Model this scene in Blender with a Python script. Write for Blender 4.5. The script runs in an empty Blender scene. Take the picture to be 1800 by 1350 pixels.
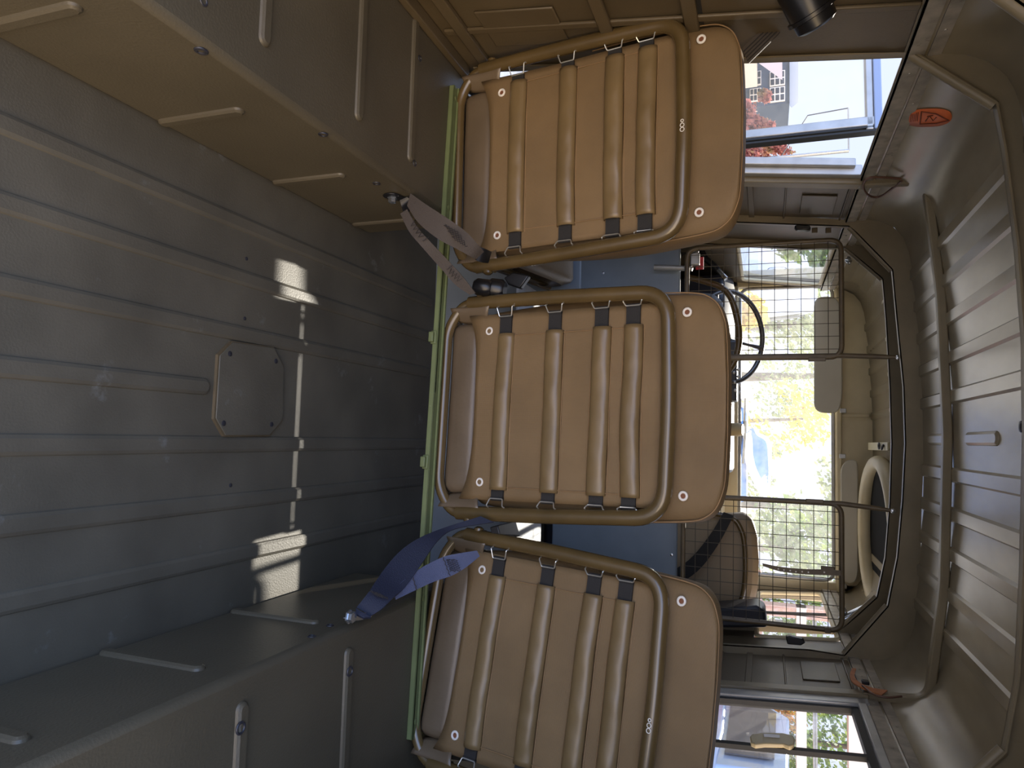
import bpy, math, random
from mathutils import Vector, Matrix, noise
random.seed(7)
COL = bpy.context.scene.collection
PI = math.pi
# ------------------------------------------------------------------ camera frame (photo held sideways)
FPX, ROLL, HC = 1248.0, math.radians(1.7), 1.0
def _n(v): return Vector(v).normalized()
CF = _n((445, 103, FPX))
CU = (Vector((1, 0, 0)) - CF * CF.x).normalized()
CR = CF.cross(CU)
if CR.y < 0: CR = -CR
CU, CR = (CU * math.cos(ROLL) + CR * math.sin(ROLL)), (CR * math.cos(ROLL) - CU * math.sin(ROLL))
CAM = Vector((0, 0, HC))
def ray(px, py):
    d = Vector((px - 900, py - 675, FPX))
    return Vector((d.dot(CR), d.dot(CF), d.dot(CU)))
def aY(px, py, y): r = ray(px, py); return CAM + r * (y / r.y)
def aX(px, py, x): r = ray(px, py); return CAM + r * (x / r.x)
def aZ(px, py, z): r = ray(px, py); return CAM + r * ((z - HC) / r.z)

# ------------------------------------------------------------------ mesh builder
class MB:
    def __init__(s): s.v = []; s.f = []
    def add(s, v, f, M=None):
        b = len(s.v)
        s.v += [tuple(M @ Vector(p)) if M else tuple(p) for p in v]
        s.f += [tuple(i + b for i in q) for q in f]; return s
    def box(s, c, d, M=None):
        x, y, z = (k / 2 for k in d); c = Vector(c)
        v = [c + Vector((a * x, b * y, e * z)) for e in (-1, 1) for b in (-1, 1) for a in (-1, 1)]
        return s.add(v, [(0, 2, 3, 1), (4, 5, 7, 6), (0, 1, 5, 4), (2, 6, 7, 3), (0, 4, 6, 2), (1, 3, 7, 5)], M)
    def bb(s, x0, x1, y0, y1, z0, z1): return s.box(((x0+x1)/2, (y0+y1)/2, (z0+z1)/2), (x1-x0, y1-y0, z1-z0))
    def tube(s, pts, r, n=10, closed=False, M=None):
        P = [Vector(p) for p in pts]; m = len(P); T = []
        for i in range(m):
            a = P[(i - 1) % m] if (closed or i) else P[i]; b = P[(i + 1) % m] if (closed or i < m - 1) else P[i]
            T.append((b - a).normalized())
        u = T[0].orthogonal().normalized(); v = []; f = []
        for i in range(m):
            u = (u - T[i] * u.dot(T[i])).normalized(); w = T[i].cross(u)
            rr = r[i] if isinstance(r, (list, tuple)) else r
            v += [P[i] + (u * math.cos(2*PI*k/n) + w * math.sin(2*PI*k/n)) * rr for k in range(n)]
        for i in range(m if closed else m - 1):
            j = (i + 1) % m
            off = 0
            if closed and j == 0:
                off = min(range(n), key=lambda q: sum((v[i*n + k] - v[(k + q) % n]).length for k in range(0, n, 3)))
            f += [(i*n + k, i*n + (k+1) % n, j*n + (k+1+off) % n, j*n + (k+off) % n) for k in range(n)]
        if not closed:
            f += [tuple(range(n - 1, -1, -1)), tuple((m-1)*n + k for k in range(n))]
        return s.add(v, f, M)
    def prism(s, poly, off, M=None):
        n = len(poly); o = Vector(off); P = [Vector(p) for p in poly]
        return s.add(P + [p + o for p in P], [tuple(range(n)), tuple(range(2*n-1, n-1, -1))] + [(i, (i+n), (i+1) % n + n, (i+1) % n) for i in range(n)], M)
    def band(s, A, B, off):      # strip between two open outlines, given thickness
        n = len(A); o = Vector(off); A = [Vector(p) for p in A]; B = [Vector(p) for p in B]
        v = A + B + [p + o for p in A] + [p + o for p in B]; f = []
        for i in range(n - 1):
            f += [(i, i+1, n+i+1, n+i), (2*n+i, 3*n+i, 3*n+i+1, 2*n+i+1), (i, 2*n+i, 2*n+i+1, i+1), (n+i, n+i+1, 3*n+i+1, 3*n+i)]
        f += [(0, n, 3*n, 2*n), (n-1, 3*n-1, 4*n-1, 2*n-1)]
        return s.add(v, f)
    def ribbon(s, A, B, t=0.0016, M=None):
        n = len(A); A = [Vector(p) for p in A]; B = [Vector(p) for p in B]; v = []; f = []
        for i in range(n):
            d = (A[min(i+1, n-1)] - A[max(i-1, 0)]); nn = d.cross(B[i] - A[i])
            nn = nn.normalized() * t if nn.length > 1e-9 else Vector((0, t, 0))
            v += [A[i] - nn, B[i] - nn, B[i] + nn, A[i] + nn]
        for i in range(n - 1):
            a, b = 4*i, 4*i+4
            f += [(a+k, a+(k+1) % 4, b+(k+1) % 4, b+k) for k in range(4)]
        f += [(3, 2, 1, 0), (4*n-4, 4*n-3, 4*n-2, 4*n-1)]
        return s.add(v, f, M)
    def lathe(s, prof, c, ax, n=20):
        ax = Vector(ax).normalized(); u = ax.orthogonal().normalized(); w = ax.cross(u); c = Vector(c); m = len(prof)
        v = [c + ax*h + (u*math.cos(2*PI*k/n) + w*math.sin(2*PI*k/n))*max(r, 1e-4) for r, h in prof for k in range(n)]
        f = [(i*n+k, i*n+(k+1) % n, (i+1)*n+(k+1) % n, (i+1)*n+k) for i in range(m-1) for k in range(n)]
        f += [tuple(range(n-1, -1, -1)), tuple((m-1)*n+k for k in range(n))]
        return s.add(v, f)
    def torus(s, c, ax, R, r, n=24, k=8):
        ax = Vector(ax).normalized(); u = ax.orthogonal().normalized(); w = ax.cross(u); c = Vector(c)
        return s.tube([c + (u*math.cos(2*PI*i/n) + w*math.sin(2*PI*i/n))*R for i in range(n)], r, k, True)
    def grid(s, fn, nu, nv, M=None, flip=False):
        v = [fn(i/(nu-1), j/(nv-1)) for j in range(nv) for i in range(nu)]
        f = [(j*nu+i, j*nu+i+1, (j+1)*nu+i+1, (j+1)*nu+i) for j in range(nv-1) for i in range(nu-1)]
        if flip: f = [q[::-1] for q in f]
        return s.add(v, f, M)
    def bead(s, a, b, nrm, w, h, n=8):       # pressed stiffening bead with round ends, standing out of a face by h
        a, b, nn = Vector(a), Vector(b), Vector(nrm).normalized(); d = (b - a).normalized(); q = nn.cross(d)
        def loop(rad, lift):
            o = []
            for k in range(n + 1): t = -PI/2 + PI*k/n; o.append(b + (d*math.cos(t) + q*math.sin(t))*rad + nn*lift)
            for k in range(n + 1): t = PI/2 + PI*k/n; o.append(a + (d*math.cos(t) + q*math.sin(t))*rad + nn*lift)
            return o
        L = [loop(w/2, -0.001), loop(w/2*0.86, h*0.55), loop(w/2*0.55, h)]
        m = len(L[0]); v = [p for l in L for p in l]
        f = [(i*m+k, i*m+(k+1) % m, (i+1)*m+(k+1) % m, (i+1)*m+k) for i in range(2) for k in range(m)] + [tuple(2*m+k for k in range(m))]
        return s.add(v, f)

def arc(pts, rad, n=5, closed=False):        # polyline with rounded corners
    P = [Vector(p) for p in pts]; m = len(P); out = []
    for i in range(m):
        if not closed and i in (0, m - 1): out.append(P[i]); continue
        a, b, c = P[i-1], P[i], P[(i+1) % m]
        ra = min(rad, (a-b).length*0.48, (c-b).length*0.48)
        p0 = b + (a-b).normalized()*ra; p1 = b + (c-b).normalized()*ra
        for k in range(n + 1):
            t = k/n; out.append(p0*(1-t)**2 + b*2*t*(1-t) + p1*t*t)
    return out
def spl(pts, n=6):                           # Catmull-Rom
    P = [Vector(p) for p in pts]; P = [P[0]*2-P[1]] + P + [P[-1]*2-P[-2]]; o = []
    for i in range(1, len(P)-2):
        for k in range(n):
            t = k/n; a, b, c, d = P[i-1:i+3]
            o.append(0.5*((2*b)+(c-a)*t+(2*a-5*b+4*c-d)*t*t+(3*b-a-3*c+d)*t**3))
    return o + [P[-2]]

# ------------------------------------------------------------------ objects
PM = {}
def mesh_obj(name, mb, mat, angle=38, bevel=0, solid=0):
    me = bpy.data.meshes.new(name); me.from_pydata(mb.v, [], mb.f); me.validate(); me.update()
    o = bpy.data.objects.new(name, me); COL.objects.link(o)
    me.materials.append(mat)
    import bmesh
    bm = bmesh.new(); bm.from_mesh(me); bmesh.ops.recalc_face_normals(bm, faces=bm.faces); bm.to_mesh(me); bm.free()
    me.polygons.foreach_set('use_smooth', [True]*len(me.polygons))
    me.set_sharp_from_angle(angle=math.radians(angle))
    if bevel:
        b = o.modifiers.new('bevel', 'BEVEL'); b.width = bevel; b.segments = 2; b.limit_method = 'ANGLE'; b.angle_limit = math.radians(40)
    if solid:
        b = o.modifiers.new('skin', 'SOLIDIFY'); b.thickness = solid; b.offset = 0
    return o
def tag(o, label, cat, group=None, kind=None):
    if label: o['label'] = label
    if cat: o['category'] = cat
    if group: o['group'] = group
    if kind: o['kind'] = kind
    return o
def thing(name, label, cat, loc=(0, 0, 0), rot=(0, 0, 0), group=None, kind=None):
    o = bpy.data.objects.new(name, None); COL.objects.link(o); o.empty_display_size = 0.05
    o.location = loc; o.rotation_euler = rot
    PM[o.name] = Matrix.Translation(loc) @ __import__('mathutils').Euler(rot).to_matrix().to_4x4()
    return tag(o, label, cat, group, kind)
def part(name, mb, mat, parent, local=False, label=None, **k):     # world-space mesh (unless local) under its thing
    if not local:
        iv = PM[parent.name].inverted(); mb.v = [tuple(iv @ Vector(p)) for p in mb.v]
    o = mesh_obj(name, mb, mat, **k); o.parent = parent; PM[o.name] = PM[parent.name]
    if label: o['label'] = label
    return o
def solo(name, mb, mat, label, cat, group=None, kind=None, **k):   # a thing that is one mesh, origin at its base
    xs, ys, zs = zip(*mb.v); c = Vector(((min(xs)+max(xs))/2, (min(ys)+max(ys))/2, min(zs)))
    mb.v = [tuple(Vector(p) - c) for p in mb.v]
    o = mesh_obj(name, mb, mat, **k); o.location = c; PM[o.name] = Matrix.Translation(c)
    return tag(o, label, cat, group, kind)

# ------------------------------------------------------------------ materials
def srgb(r, g, b):
    f = lambda c: (c/255/12.92) if c/255 <= 0.04045 else ((c/255+0.055)/1.055)**2.4
    return (f(r), f(g), f(b), 1)
def mat(name, col, rough=0.5, metal=0, var=0.0, vscale=6, bump=0, bscale=300, col2=None, spec=0.5, stretch=None, detail=4, wear=None, coat=0):
    m = bpy.data.materials.new(name); m.use_nodes = True; nt = m.node_tree; N = nt.nodes; L = nt.links
    p = N['Principled BSDF']; p.inputs['Base Color'].default_value = col; p.inputs['Roughness'].default_value = rough
    p.inputs['Metallic'].default_value = metal; p.inputs['Specular IOR Level'].default_value = spec; p.inputs['Coat Weight'].default_value = coat
    tc = N.new('ShaderNodeTexCoord'); src = tc.outputs['Object']
    if stretch:
        mp = N.new('ShaderNodeMapping'); mp.inputs['Scale'].default_value = stretch; L.new(src, mp.inputs['Vector']); src = mp.outputs['Vector']
    out = None
    if var or col2:
        nz = N.new('ShaderNodeTexNoise'); nz.inputs['Scale'].default_value = vscale; nz.inputs['Detail'].default_value = detail; L.new(src, nz.inputs['Vector'])
        mx = N.new('ShaderNodeMix'); mx.data_type = 'RGBA'
        rp = N.new('ShaderNodeMapRange'); rp.inputs['From Min'].default_value = 0.33; rp.inputs['From Max'].default_value = 0.67; L.new(nz.outputs['Fac'], rp.inputs['Value']); L.new(rp.outputs['Result'], mx.inputs['Factor'])
        mx.inputs['A'].default_value = tuple(c*(1-var) for c in col[:3]) + (1,)
        mx.inputs['B'].default_value = col2 or tuple(min(1, c*(1+var)) for c in col[:3]) + (1,)
        out = mx.outputs['Result']
    if wear:                                 # worn / scuffed spots: (colour, scale, threshold)
        nz2 = N.new('ShaderNodeTexNoise'); nz2.inputs['Scale'].default_value = wear[1]; nz2.inputs['Detail'].default_value = 8; nz2.inputs['Roughness'].default_value = 0.68; L.new(src, nz2.inputs['Vector'])
        rp2 = N.new('ShaderNodeMapRange'); rp2.inputs['From Min'].default_value = wear[2]; rp2.inputs['From Max'].default_value = wear[2]+wear[3]; L.new(nz2.outputs['Fac'], rp2.inputs['Value'])
        mx2 = N.new('ShaderNodeMix'); mx2.data_type = 'RGBA'; L.new(rp2.outputs['Result'], mx2.inputs['Factor'])
        if out: L.new(out, mx2.inputs['A'])
        else: mx2.inputs['A'].default_value = col
        mx2.inputs['B'].default_value = wear[0]; out = mx2.outputs['Result']
    if out: L.new(out, p.inputs['Base Color'])
    if bump:
        bz = N.new('ShaderNodeTexNoise'); bz.inputs['Scale'].default_value = bscale; bz.inputs['Detail'].default_value = 3; L.new(src, bz.inputs['Vector'])
        bp = N.new('ShaderNodeBump'); bp.inputs['Strength'].default_value = bump; bp.inputs['Distance'].default_value = 0.002; L.new(bz.outputs['Fac'], bp.inputs['Height']); L.new(bp.outputs['Normal'], p.inputs['Normal'])
    return m
def fabric(name, col, weave=900, **k):
    m = mat(name, col, **k); nt = m.node_tree; N = nt.nodes; L = nt.links; p = N['Principled BSDF']
    tc = N.new('ShaderNodeTexCoord'); hs = []
    for d in ('X', 'Z'):
        w = N.new('ShaderNodeTexWave'); w.bands_direction = d; w.inputs['Scale'].default_value = weave/6.283; w.inputs['Distortion'].default_value = 0.3; L.new(tc.outputs['Object'], w.inputs['Vector']); hs.append(w)
    ad = N.new('ShaderNodeMath'); ad.operation = 'ADD'; L.new(hs[0].outputs['Fac'], ad.inputs[0]); L.new(hs[1].outputs['Fac'], ad.inputs[1])
    bp = N.new('ShaderNodeBump'); bp.inputs['Strength'].default_value = 0.22; bp.inputs['Distance'].default_value = 0.001; L.new(ad.outputs[0], bp.inputs['Height']); L.new(bp.outputs['Normal'], p.inputs['Normal'])
    return m
PAINT = srgb(92, 80, 60)
M_floor = mat('floor_paint', srgb(90, 85, 73), 0.5, var=0.2, vscale=5, bump=0.25, bscale=260, wear=(srgb(124, 123, 119), 8, 0.62, 0.12))
M_arch = mat('arch_paint', srgb(85, 78, 63), 0.45, var=0.12, vscale=4, bump=0.3, bscale=240, wear=(srgb(116, 113, 105), 7, 0.7, 0.08))
M_wall = mat('wall_paint', PAINT, 0.42, var=0.15, vscale=5, bump=0.15, bscale=200)
M_ceil = mat('ceiling_paint', srgb(136, 124, 100), 0.26, var=0.16, vscale=7, bump=0.35, bscale=14, stretch=(1, 0.35, 1))
M_hoop = mat('hoop_paint', srgb(126, 114, 90), 0.42, var=0.14, vscale=8, bump=0.2, bscale=180)
M_strip = mat('bare_strip_metal', srgb(168, 160, 146), 0.38, metal=0.35, var=0.25, vscale=25, wear=(srgb(96, 76, 58), 22, 0.62, 0.1))
M_blue = mat('blue_grey_panel', srgb(122, 132, 142), 0.5, var=0.12, vscale=5, bump=0.1)
M_pale = mat('pale_step_metal', srgb(196, 204, 216), 0.4, var=0.06, vscale=6)
M_tan = mat('cab_tan_paint', srgb(202, 188, 152), 0.45, var=0.1, vscale=6, bump=0.2, bscale=60)
M_rail = mat('green_rail_paint', srgb(104, 114, 74), 0.45, var=0.08, vscale=14, wear=(srgb(150, 160, 130), 50, 0.68, 0.06))
M_frame = mat('seat_tube_paint', srgb(92, 75, 45), 0.27, var=0.12, vscale=14, wear=(srgb(205, 190, 160), 60, 0.72, 0.03), spec=0.7, coat=0.35)
M_canvas = fabric('seat_canvas', srgb(121, 98, 66), rough=0.62, var=0.1, vscale=7)
M_vinyl = mat('seat_vinyl', srgb(104, 89, 70), 0.36, var=0.12, vscale=9, bump=0.2, bscale=120, spec=0.6)
M_sleeve = mat('sleeve_vinyl', srgb(118, 98, 66), 0.34, var=0.1, vscale=14, bump=0.25, bscale=45, spec=0.6)
M_stitch = mat('stitch_thread', srgb(146, 116, 80), 0.7)
M_black = mat('black_plastic', srgb(24, 24, 26), 0.3, var=0.1)
M_web = mat('black_webbing', srgb(40, 38, 36), 0.8, bump=0.5, bscale=350)
M_zinc = mat('zinc_wire', srgb(226, 224, 214), 0.3, metal=0.8)
M_white = mat('white_eyelet', srgb(236, 230, 220), 0.4)
M_rust = mat('eyelet_core', srgb(120, 74, 48), 0.7)
M_steel = mat('plated_steel', srgb(190, 195, 200), 0.2, metal=0.9)
M_beltg = mat('grey_belt_webbing', srgb(70, 62, 55), 0.75, bump=0.6, bscale=420)
M_beltn = mat('navy_belt_webbing', srgb(34, 38, 56), 0.7, bump=0.6, bscale=420)
M_beltb = mat('faded_blue_belt_webbing', srgb(82, 87, 112), 0.7, bump=0.6, bscale=420)
M_thread = mat('dark_thread', srgb(40, 36, 34), 0.8)
M_wire = mat('mesh_wire', srgb(96, 88, 76), 0.4, metal=0.3)
M_meshf = mat('mesh_frame_paint', srgb(98, 84, 62), 0.4, var=0.15, vscale=30)
M_grey = mat('grey_vinyl', srgb(190, 184, 166), 0.5, var=0.05)
M_dark = mat('dark_dash', srgb(46, 46, 52), 0.4, var=0.1)
M_rubber = mat('black_rubber', srgb(22, 22, 22), 0.6)
M_wheel = mat('steering_rim', srgb(70, 66, 62), 0.25, spec=0.8)
M_orange = mat('orange_sticker', srgb(214, 108, 56), 0.55, var=0.08, vscale=30)
M_ink = mat('brown_ink', srgb(112, 56, 34), 0.7)
M_leather = mat('orange_leather', srgb(176, 104, 56), 0.55, var=0.2, vscale=40)
M_wirebr = mat('brown_cable', srgb(96, 66, 52), 0.5)
M_mirror = mat('mirror_glass', srgb(150, 160, 175), 0.08, metal=0.9)
M_tag = mat('red_tag', srgb(180, 40, 50), 0.5)
M_handle = mat('tan_handle', srgb(176, 158, 118), 0.4)
M_alu = mat('aluminium_frame', srgb(168, 168, 166), 0.35, metal=0.5, var=0.1, vscale=20)
def glass(name, dust, tint=(1, 1, 1, 1), scale=14):
    m = bpy.data.materials.new(name); m.use_nodes = True; nt = m.node_tree; N = nt.nodes; L = nt.links; N.remove(N['Principled BSDF'])
    out = N['Material Output']; tr = N.new('ShaderNodeBsdfTransparent'); tr.inputs['Color'].default_value = tint
    gl = N.new('ShaderNodeBsdfGlossy'); gl.inputs['Roughness'].default_value = 0.03
    fr = N.new('ShaderNodeFresnel'); fr.inputs['IOR'].default_value = 1.3
    ge = N.new('ShaderNodeNewGeometry'); iv = N.new('ShaderNodeMath'); iv.operation = 'SUBTRACT'; iv.inputs[0].default_value = 1; L.new(ge.outputs['Backfacing'], iv.inputs[1]); fm = N.new('ShaderNodeMath'); fm.operation = 'MULTIPLY'; L.new(fr.outputs[0], fm.inputs[0]); L.new(iv.outputs[0], fm.inputs[1])
    m1 = N.new('ShaderNodeMixShader'); L.new(fm.outputs[0], m1.inputs[0]); L.new(tr.outputs[0], m1.inputs[1]); L.new(gl.outputs[0], m1.inputs[2])
    tl = N.new('ShaderNodeBsdfTranslucent'); tl.inputs['Color'].default_value = (0.9, 0.9, 0.88, 1)
    nz = N.new('ShaderNodeTexNoise'); nz.inputs['Scale'].default_value = scale; nz.inputs['Detail'].default_value = 9; nz.inputs['Roughness'].default_value = 0.75
    tc = N.new('ShaderNodeTexCoord'); L.new(tc.outputs['Object'], nz.inputs['Vector'])
    rp = N.new('ShaderNodeMapRange'); rp.inputs['From Min'].default_value = 0.3; rp.inputs['From Max'].default_value = 0.75; rp.inputs['To Min'].default_value = dust*0.4; rp.inputs['To Max'].default_value = dust*1.6
    L.new(nz.outputs['Fac'], rp.inputs['Value'])
    m2 = N.new('ShaderNodeMixShader'); L.new(rp.outputs[0], m2.inputs[0]); L.new(m1.outputs[0], m2.inputs[1]); L.new(tl.outputs[0], m2.inputs[2]); L.new(m2.outputs[0], out.inputs['Surface'])
    return m
M_glass = glass('clear_window_glass', 0.02)
M_dustglass = glass('dusty_windscreen_glass', 0.09)
def leafmat(name, a, b, c):
    m = bpy.data.materials.new(name); m.use_nodes = True; nt = m.node_tree; N = nt.nodes; L = nt.links; p = N['Principled BSDF']
    tc = N.new('ShaderNodeTexCoord'); nz = N.new('ShaderNodeTexNoise'); nz.inputs['Scale'].default_value = 1.1; nz.inputs['Detail'].default_value = 6; L.new(tc.outputs['Object'], nz.inputs['Vector'])
    cr = N.new('ShaderNodeValToRGB'); e = cr.color_ramp.elements; e[0].position = 0.35; e[0].color = a; e[1].position = 0.65; e[1].color = c; k = e.new(0.5); k.color = b
    L.new(nz.outputs['Fac'], cr.inputs[0]); L.new(cr.outputs[0], p.inputs['Base Color']); p.inputs['Roughness'].default_value = 0.6
    tl = N.new('ShaderNodeBsdfTranslucent'); L.new(cr.outputs[0], tl.inputs['Color']); mx = N.new('ShaderNodeMixShader'); mx.inputs[0].default_value = 0.45
    L.new(p.outputs[0], mx.inputs[1]); L.new(tl.outputs[0], mx.inputs[2]); L.new(mx.outputs[0], N['Material Output'].inputs['Surface'])
    return m

# ================================================================== BODY SHELL
YR, YF = 0.30, 4.02                       # open tail, windscreen
AXL, AXR, AH = -0.525, 0.362, 0.27        # wheel boxes
AYE = 1.62
def XL(z): return -0.935 + (z - 0.27)*0.118 if z <= 1.3 else -0.815
def XR(z): return 0.81 - (z - 0.27)*0.066 if z <= 1.3 else 0.742

# floor with pressed ribs
fl = MB(); fl.bb(-0.98, 0.86, YR, YF, -0.04, 0.0)
for cx, y1 in ((-0.413, 2.0), (-0.304, 2.0), (-0.190, 2.0), (0.033, 2.0), (0.146, 2.0), (0.254, 2.0), (-0.076, 1.065)):
    fl.bead((cx, YR+0.02, 0), (cx, y1, 0), (0, 0, 1), 0.034, 0.0055)
FLOOR = tag(mesh_obj('floor', fl, M_floor, angle=25), 'grey ribbed metal load floor between the two wheel boxes', 'floor', kind='structure'); PM['floor'] = Matrix()
def screw(mb, c, n, r=0.004): mb.lathe([(r, 0), (r, 0.001), (r*0.6, 0.0018), (0.0001, 0.0019)], c, n, 10)
st = MB(); st.bb(-0.95, 0.8, 2.16, 2.915, 0, 0.10)
tag(mesh_obj('floor_step', st, M_pale, bevel=0.01), 'pale raised step of the floor in front of the seats, ahead of the green rail', 'step', kind='structure')
# round hatch plate in the floor
pl = [Vector((p.x, p.y, 0)) for p in (aZ(*q, 0.006) for q in ((408, 602), (480, 612), (497, 645), (495, 738), (472, 765), (395, 765), (378, 735), (385, 625)))]
cp = thing('access_cover', 'octagonal grey cover plate screwed flat to the ribbed floor', 'cover plate', (-0.08, 1.2, 0.0))
part('plate', MB().prism([p + Vector((0, 0, 0.0065)) for p in pl], (0, 0, 0.0025)), M_floor, cp, bevel=0.0008)
for q in ((404, 622), (485, 635), (393, 744), (477, 746)):
    p = aZ(*q, 0.009); m_ = MB(); screw(m_, (p.x, p.y, 0.009), (0, 0, 1), 0.0055); part('screw', m_, M_dark, cp)
pk = MB()
pl2 = [p + (p - Vector((-0.08, 1.2, 0)))*0.03 for p in pl]
part('gasket', MB().prism([p + Vector((0, 0, 0.0002)) for p in pl2], (0, 0, 0.0063)), M_wall, cp)
for q in ((433, 455), (433, 482), (165, 298), (430, 560), (405, 853), (586, 864), (712, 850), (725, 582), (607, 543)):
    p = aZ(*q, 0.0); m_ = MB(); screw(m_, (p.x, p.y, 0.0), (0, 0, 1), 0.004); part('screw', m_, M_dark, FLOOR)

# wheel boxes
def wheelbox(side):
    m = MB()
    if side < 0: m.bb(-0.99, AXL, YR, AYE, 0, AH)
    else: m.bb(AXR, 0.87, YR, AYE, 0, AH)
    return m
wl = thing('wheel_box', 'left wheel box, its brown inner face and grey top pressed with ribs', 'wheel box', (AXL, 1, 0), kind='structure')
part('panel', wheelbox(-1), M_arch, wl, bevel=0.012)
b = MB()
for q in ((0, 72), (275, 208), (475, 318), (615, 392)):
    y = aZ(*q, 0).y
    if q[0] == 0: y = 0.62
    b.bead((AXL, y, 0.02), (AXL, y + 0.0, 0.175), (1, 0, 0), 0.024, 0.0065)
for y in (0.86, 1.13, 1.34): b.bead((-0.90, y, AH), (-0.60, y, AH), (0, 0, 1), 0.026, 0.0065)
part('rib', b, M_arch, wl, angle=25)
wr = thing('wheel_box', 'right wheel box, dark grey, with a blue belt bolted to its top', 'wheel box', (AXR, 1, 0), kind='structure')
part('panel', wheelbox(1), M_arch, wr, bevel=0.012)
b = MB()
for q in ((30, 1300), (195, 1150), (415, 1076)):
    y = aZ(*q, 0.03); y = aX(*q, AXR).y
    b.bead((AXR, y, 0.02), (AXR, y, 0.20), (-1, 0, 0), 0.024, 0.0065)
for q in ((425, 1235), (612, 1140)):
    p = aZ(*q, AH); b.bead((p.x + 0.01, p.y, AH), (0.78, p.y, AH), (0, 0, 1), 0.026, 0.007)
part('rib', b, M_arch, wr, angle=25)
b = MB()
for q in ((423, 1280), (615, 1180)): p = aZ(*q, AH+0.007); b.torus((p.x, p.y, AH+0.007), (0, 0, 1), 0.008, 0.002)
for q in ((548, 1119), (580, 1100)): p = aX(*q, AXR); b.torus((AXR - 0.0005, p.y, p.z), (1, 0, 0), 0.006, 0.0015)
part('bolt_hole', b, M_dark, wr)
b = MB()
for q in ((352, 88), (568, 236), (662, 322), (355, 90)): p = aX(*q, AXL); b.torus((AXL + 0.0005, p.y, p.z), (1, 0, 0), 0.007, 0.0018)
for q in ((358, 2), (738, 103), (729, 287)): p = aZ(*q, AH); b.torus((p.x, p.y, AH), (0, 0, 1), 0.006, 0.0016)
part('bolt_hole', b, M_dark, wl)

# ---- side walls
def wallquad(side, y0, y1, z0, z1, t=0.03):
    X = XL if side < 0 else XR; s = -t if side < 0 else t
    return MB().prism([(X(z0), y0, z0), (X(z0), y1, z0), (X(z1), y1, z1), (X(z1), y0, z1)], (s, 0, 0))
def merge(*ms):
    o = MB()
    for m in ms: o.add(m.v, m.f)
    return o
RZ = 1.285; WT = 1.31
b = merge(wallquad(-1, YR, 1.63, 0, WT), wallquad(-1, 2.36, 2.9, 0, WT), wallquad(-1, 2.9, 3.14, 0, WT), wallquad(-1, 3.14, YF, 0, 0.875), wallquad(-1, 3.93, YF, 0.875, RZ), wallquad(-1, 1.63, 2.36, 0, 0.3))
tag(mesh_obj('wall_left', b, M_wall), 'olive brown left side of the body with an open doorway', 'wall', kind='structure')
b = merge(wallquad(1, YR, 1.62, 0, WT), wallquad(1, 1.62, 2.36, 0, 0.83), wallquad(1, 2.36, 3.02, 0, WT), wallquad(1, 3.02, 3.92, 0, 0.96), wallquad(1, 3.92, YF, 0.96, RZ), wallquad(1, 3.92, YF, 0, 0.96))
tag(mesh_obj('wall_right', b, M_wall), 'olive brown right side of the body below and around its windows', 'wall', kind='structure')

# ---- ceiling
XC = -0.035
def roof_profile():
    L = [(-0.815, 1.27), (-0.812, 1.34), (-0.80, 1.39), (-0.776, 1.432), (-0.735, 1.462), (-0.68, 1.478)]
    ribs = [XC + s*k*0.113 for k in (1, 2, 3, 4, 5) for s in (-1, 1)]
    zf = lambda x: 1.514 - 0.036*((x - XC)/0.645)**2
    mid = []
    for x in sorted(ribs): mid += [(x-0.021, zf(x)), (x-0.015, zf(x)-0.007), (x+0.015, zf(x)-0.007), (x+0.021, zf(x))]
    Rr = [(0.61, 1.478), (0.665, 1.462), (0.706, 1.432), (0.73, 1.39), (0.741, 1.34), (0.743, 1.27)]
    return L + mid + Rr
RP = roof_profile()
ys = [YR, 1.0, 1.62, 2.37, 3.1, YF]
c = MB(); c.add([(x, y, z) for y in ys for x, z in RP], [(j*len(RP)+i, j*len(RP)+i+1, (j+1)*len(RP)+i+1, (j+1)*len(RP)+i) for j in range(len(ys)-1) for i in range(len(RP)-1)])
c.bead((XC+0.01, 1.95, 1.5135), (XC+0.01, 2.20, 1.5135), (0, 0, -1), 0.035, 0.007); c.bead((XC+0.01, 2.46, 1.5135), (XC+0.01, 2.66, 1.5135), (0, 0, -1), 0.035, 0.007)
tag(mesh_obj('ceiling', c, M_ceil, angle=30, solid=0.004), 'ribbed brown metal roof skin of the vehicle, seen from below', 'ceiling', kind='structure')

# ---- fore-and-aft strips along the top of the walls
for nm, X, s in (('trim_1', XL, 1), ('trim_2', XR, -1)):
    m = MB(); x = X(RZ)
    m.bb(*sorted((x - s*0.002, x + s*0.010)), YR, YF, RZ-0.012, RZ-0.008); m.bb(*sorted((x + s*0.006, x + s*0.010)), YR, YF, RZ-0.012, RZ+0.022)
    m.bb(*sorted((x, x + s*0.008)), YR, YF, RZ+0.03, RZ+0.055)
    for k in range(16):
        y = 1.2 + k*0.16; m.lathe([(0.0035, 0), (0.003, 0.0015), (0.0001, 0.002)], (x + s*(0.010 if k % 2 else 0.008), y, RZ + (0.008 if k % 2 else 0.043)), (s, 0, 0), 8)
    tag(mesh_obj(nm, m, M_strip, angle=30), 'worn bare metal strip along the top of the %s wall' % ('left' if s > 0 else 'right'), 'trim', kind='structure')

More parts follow.
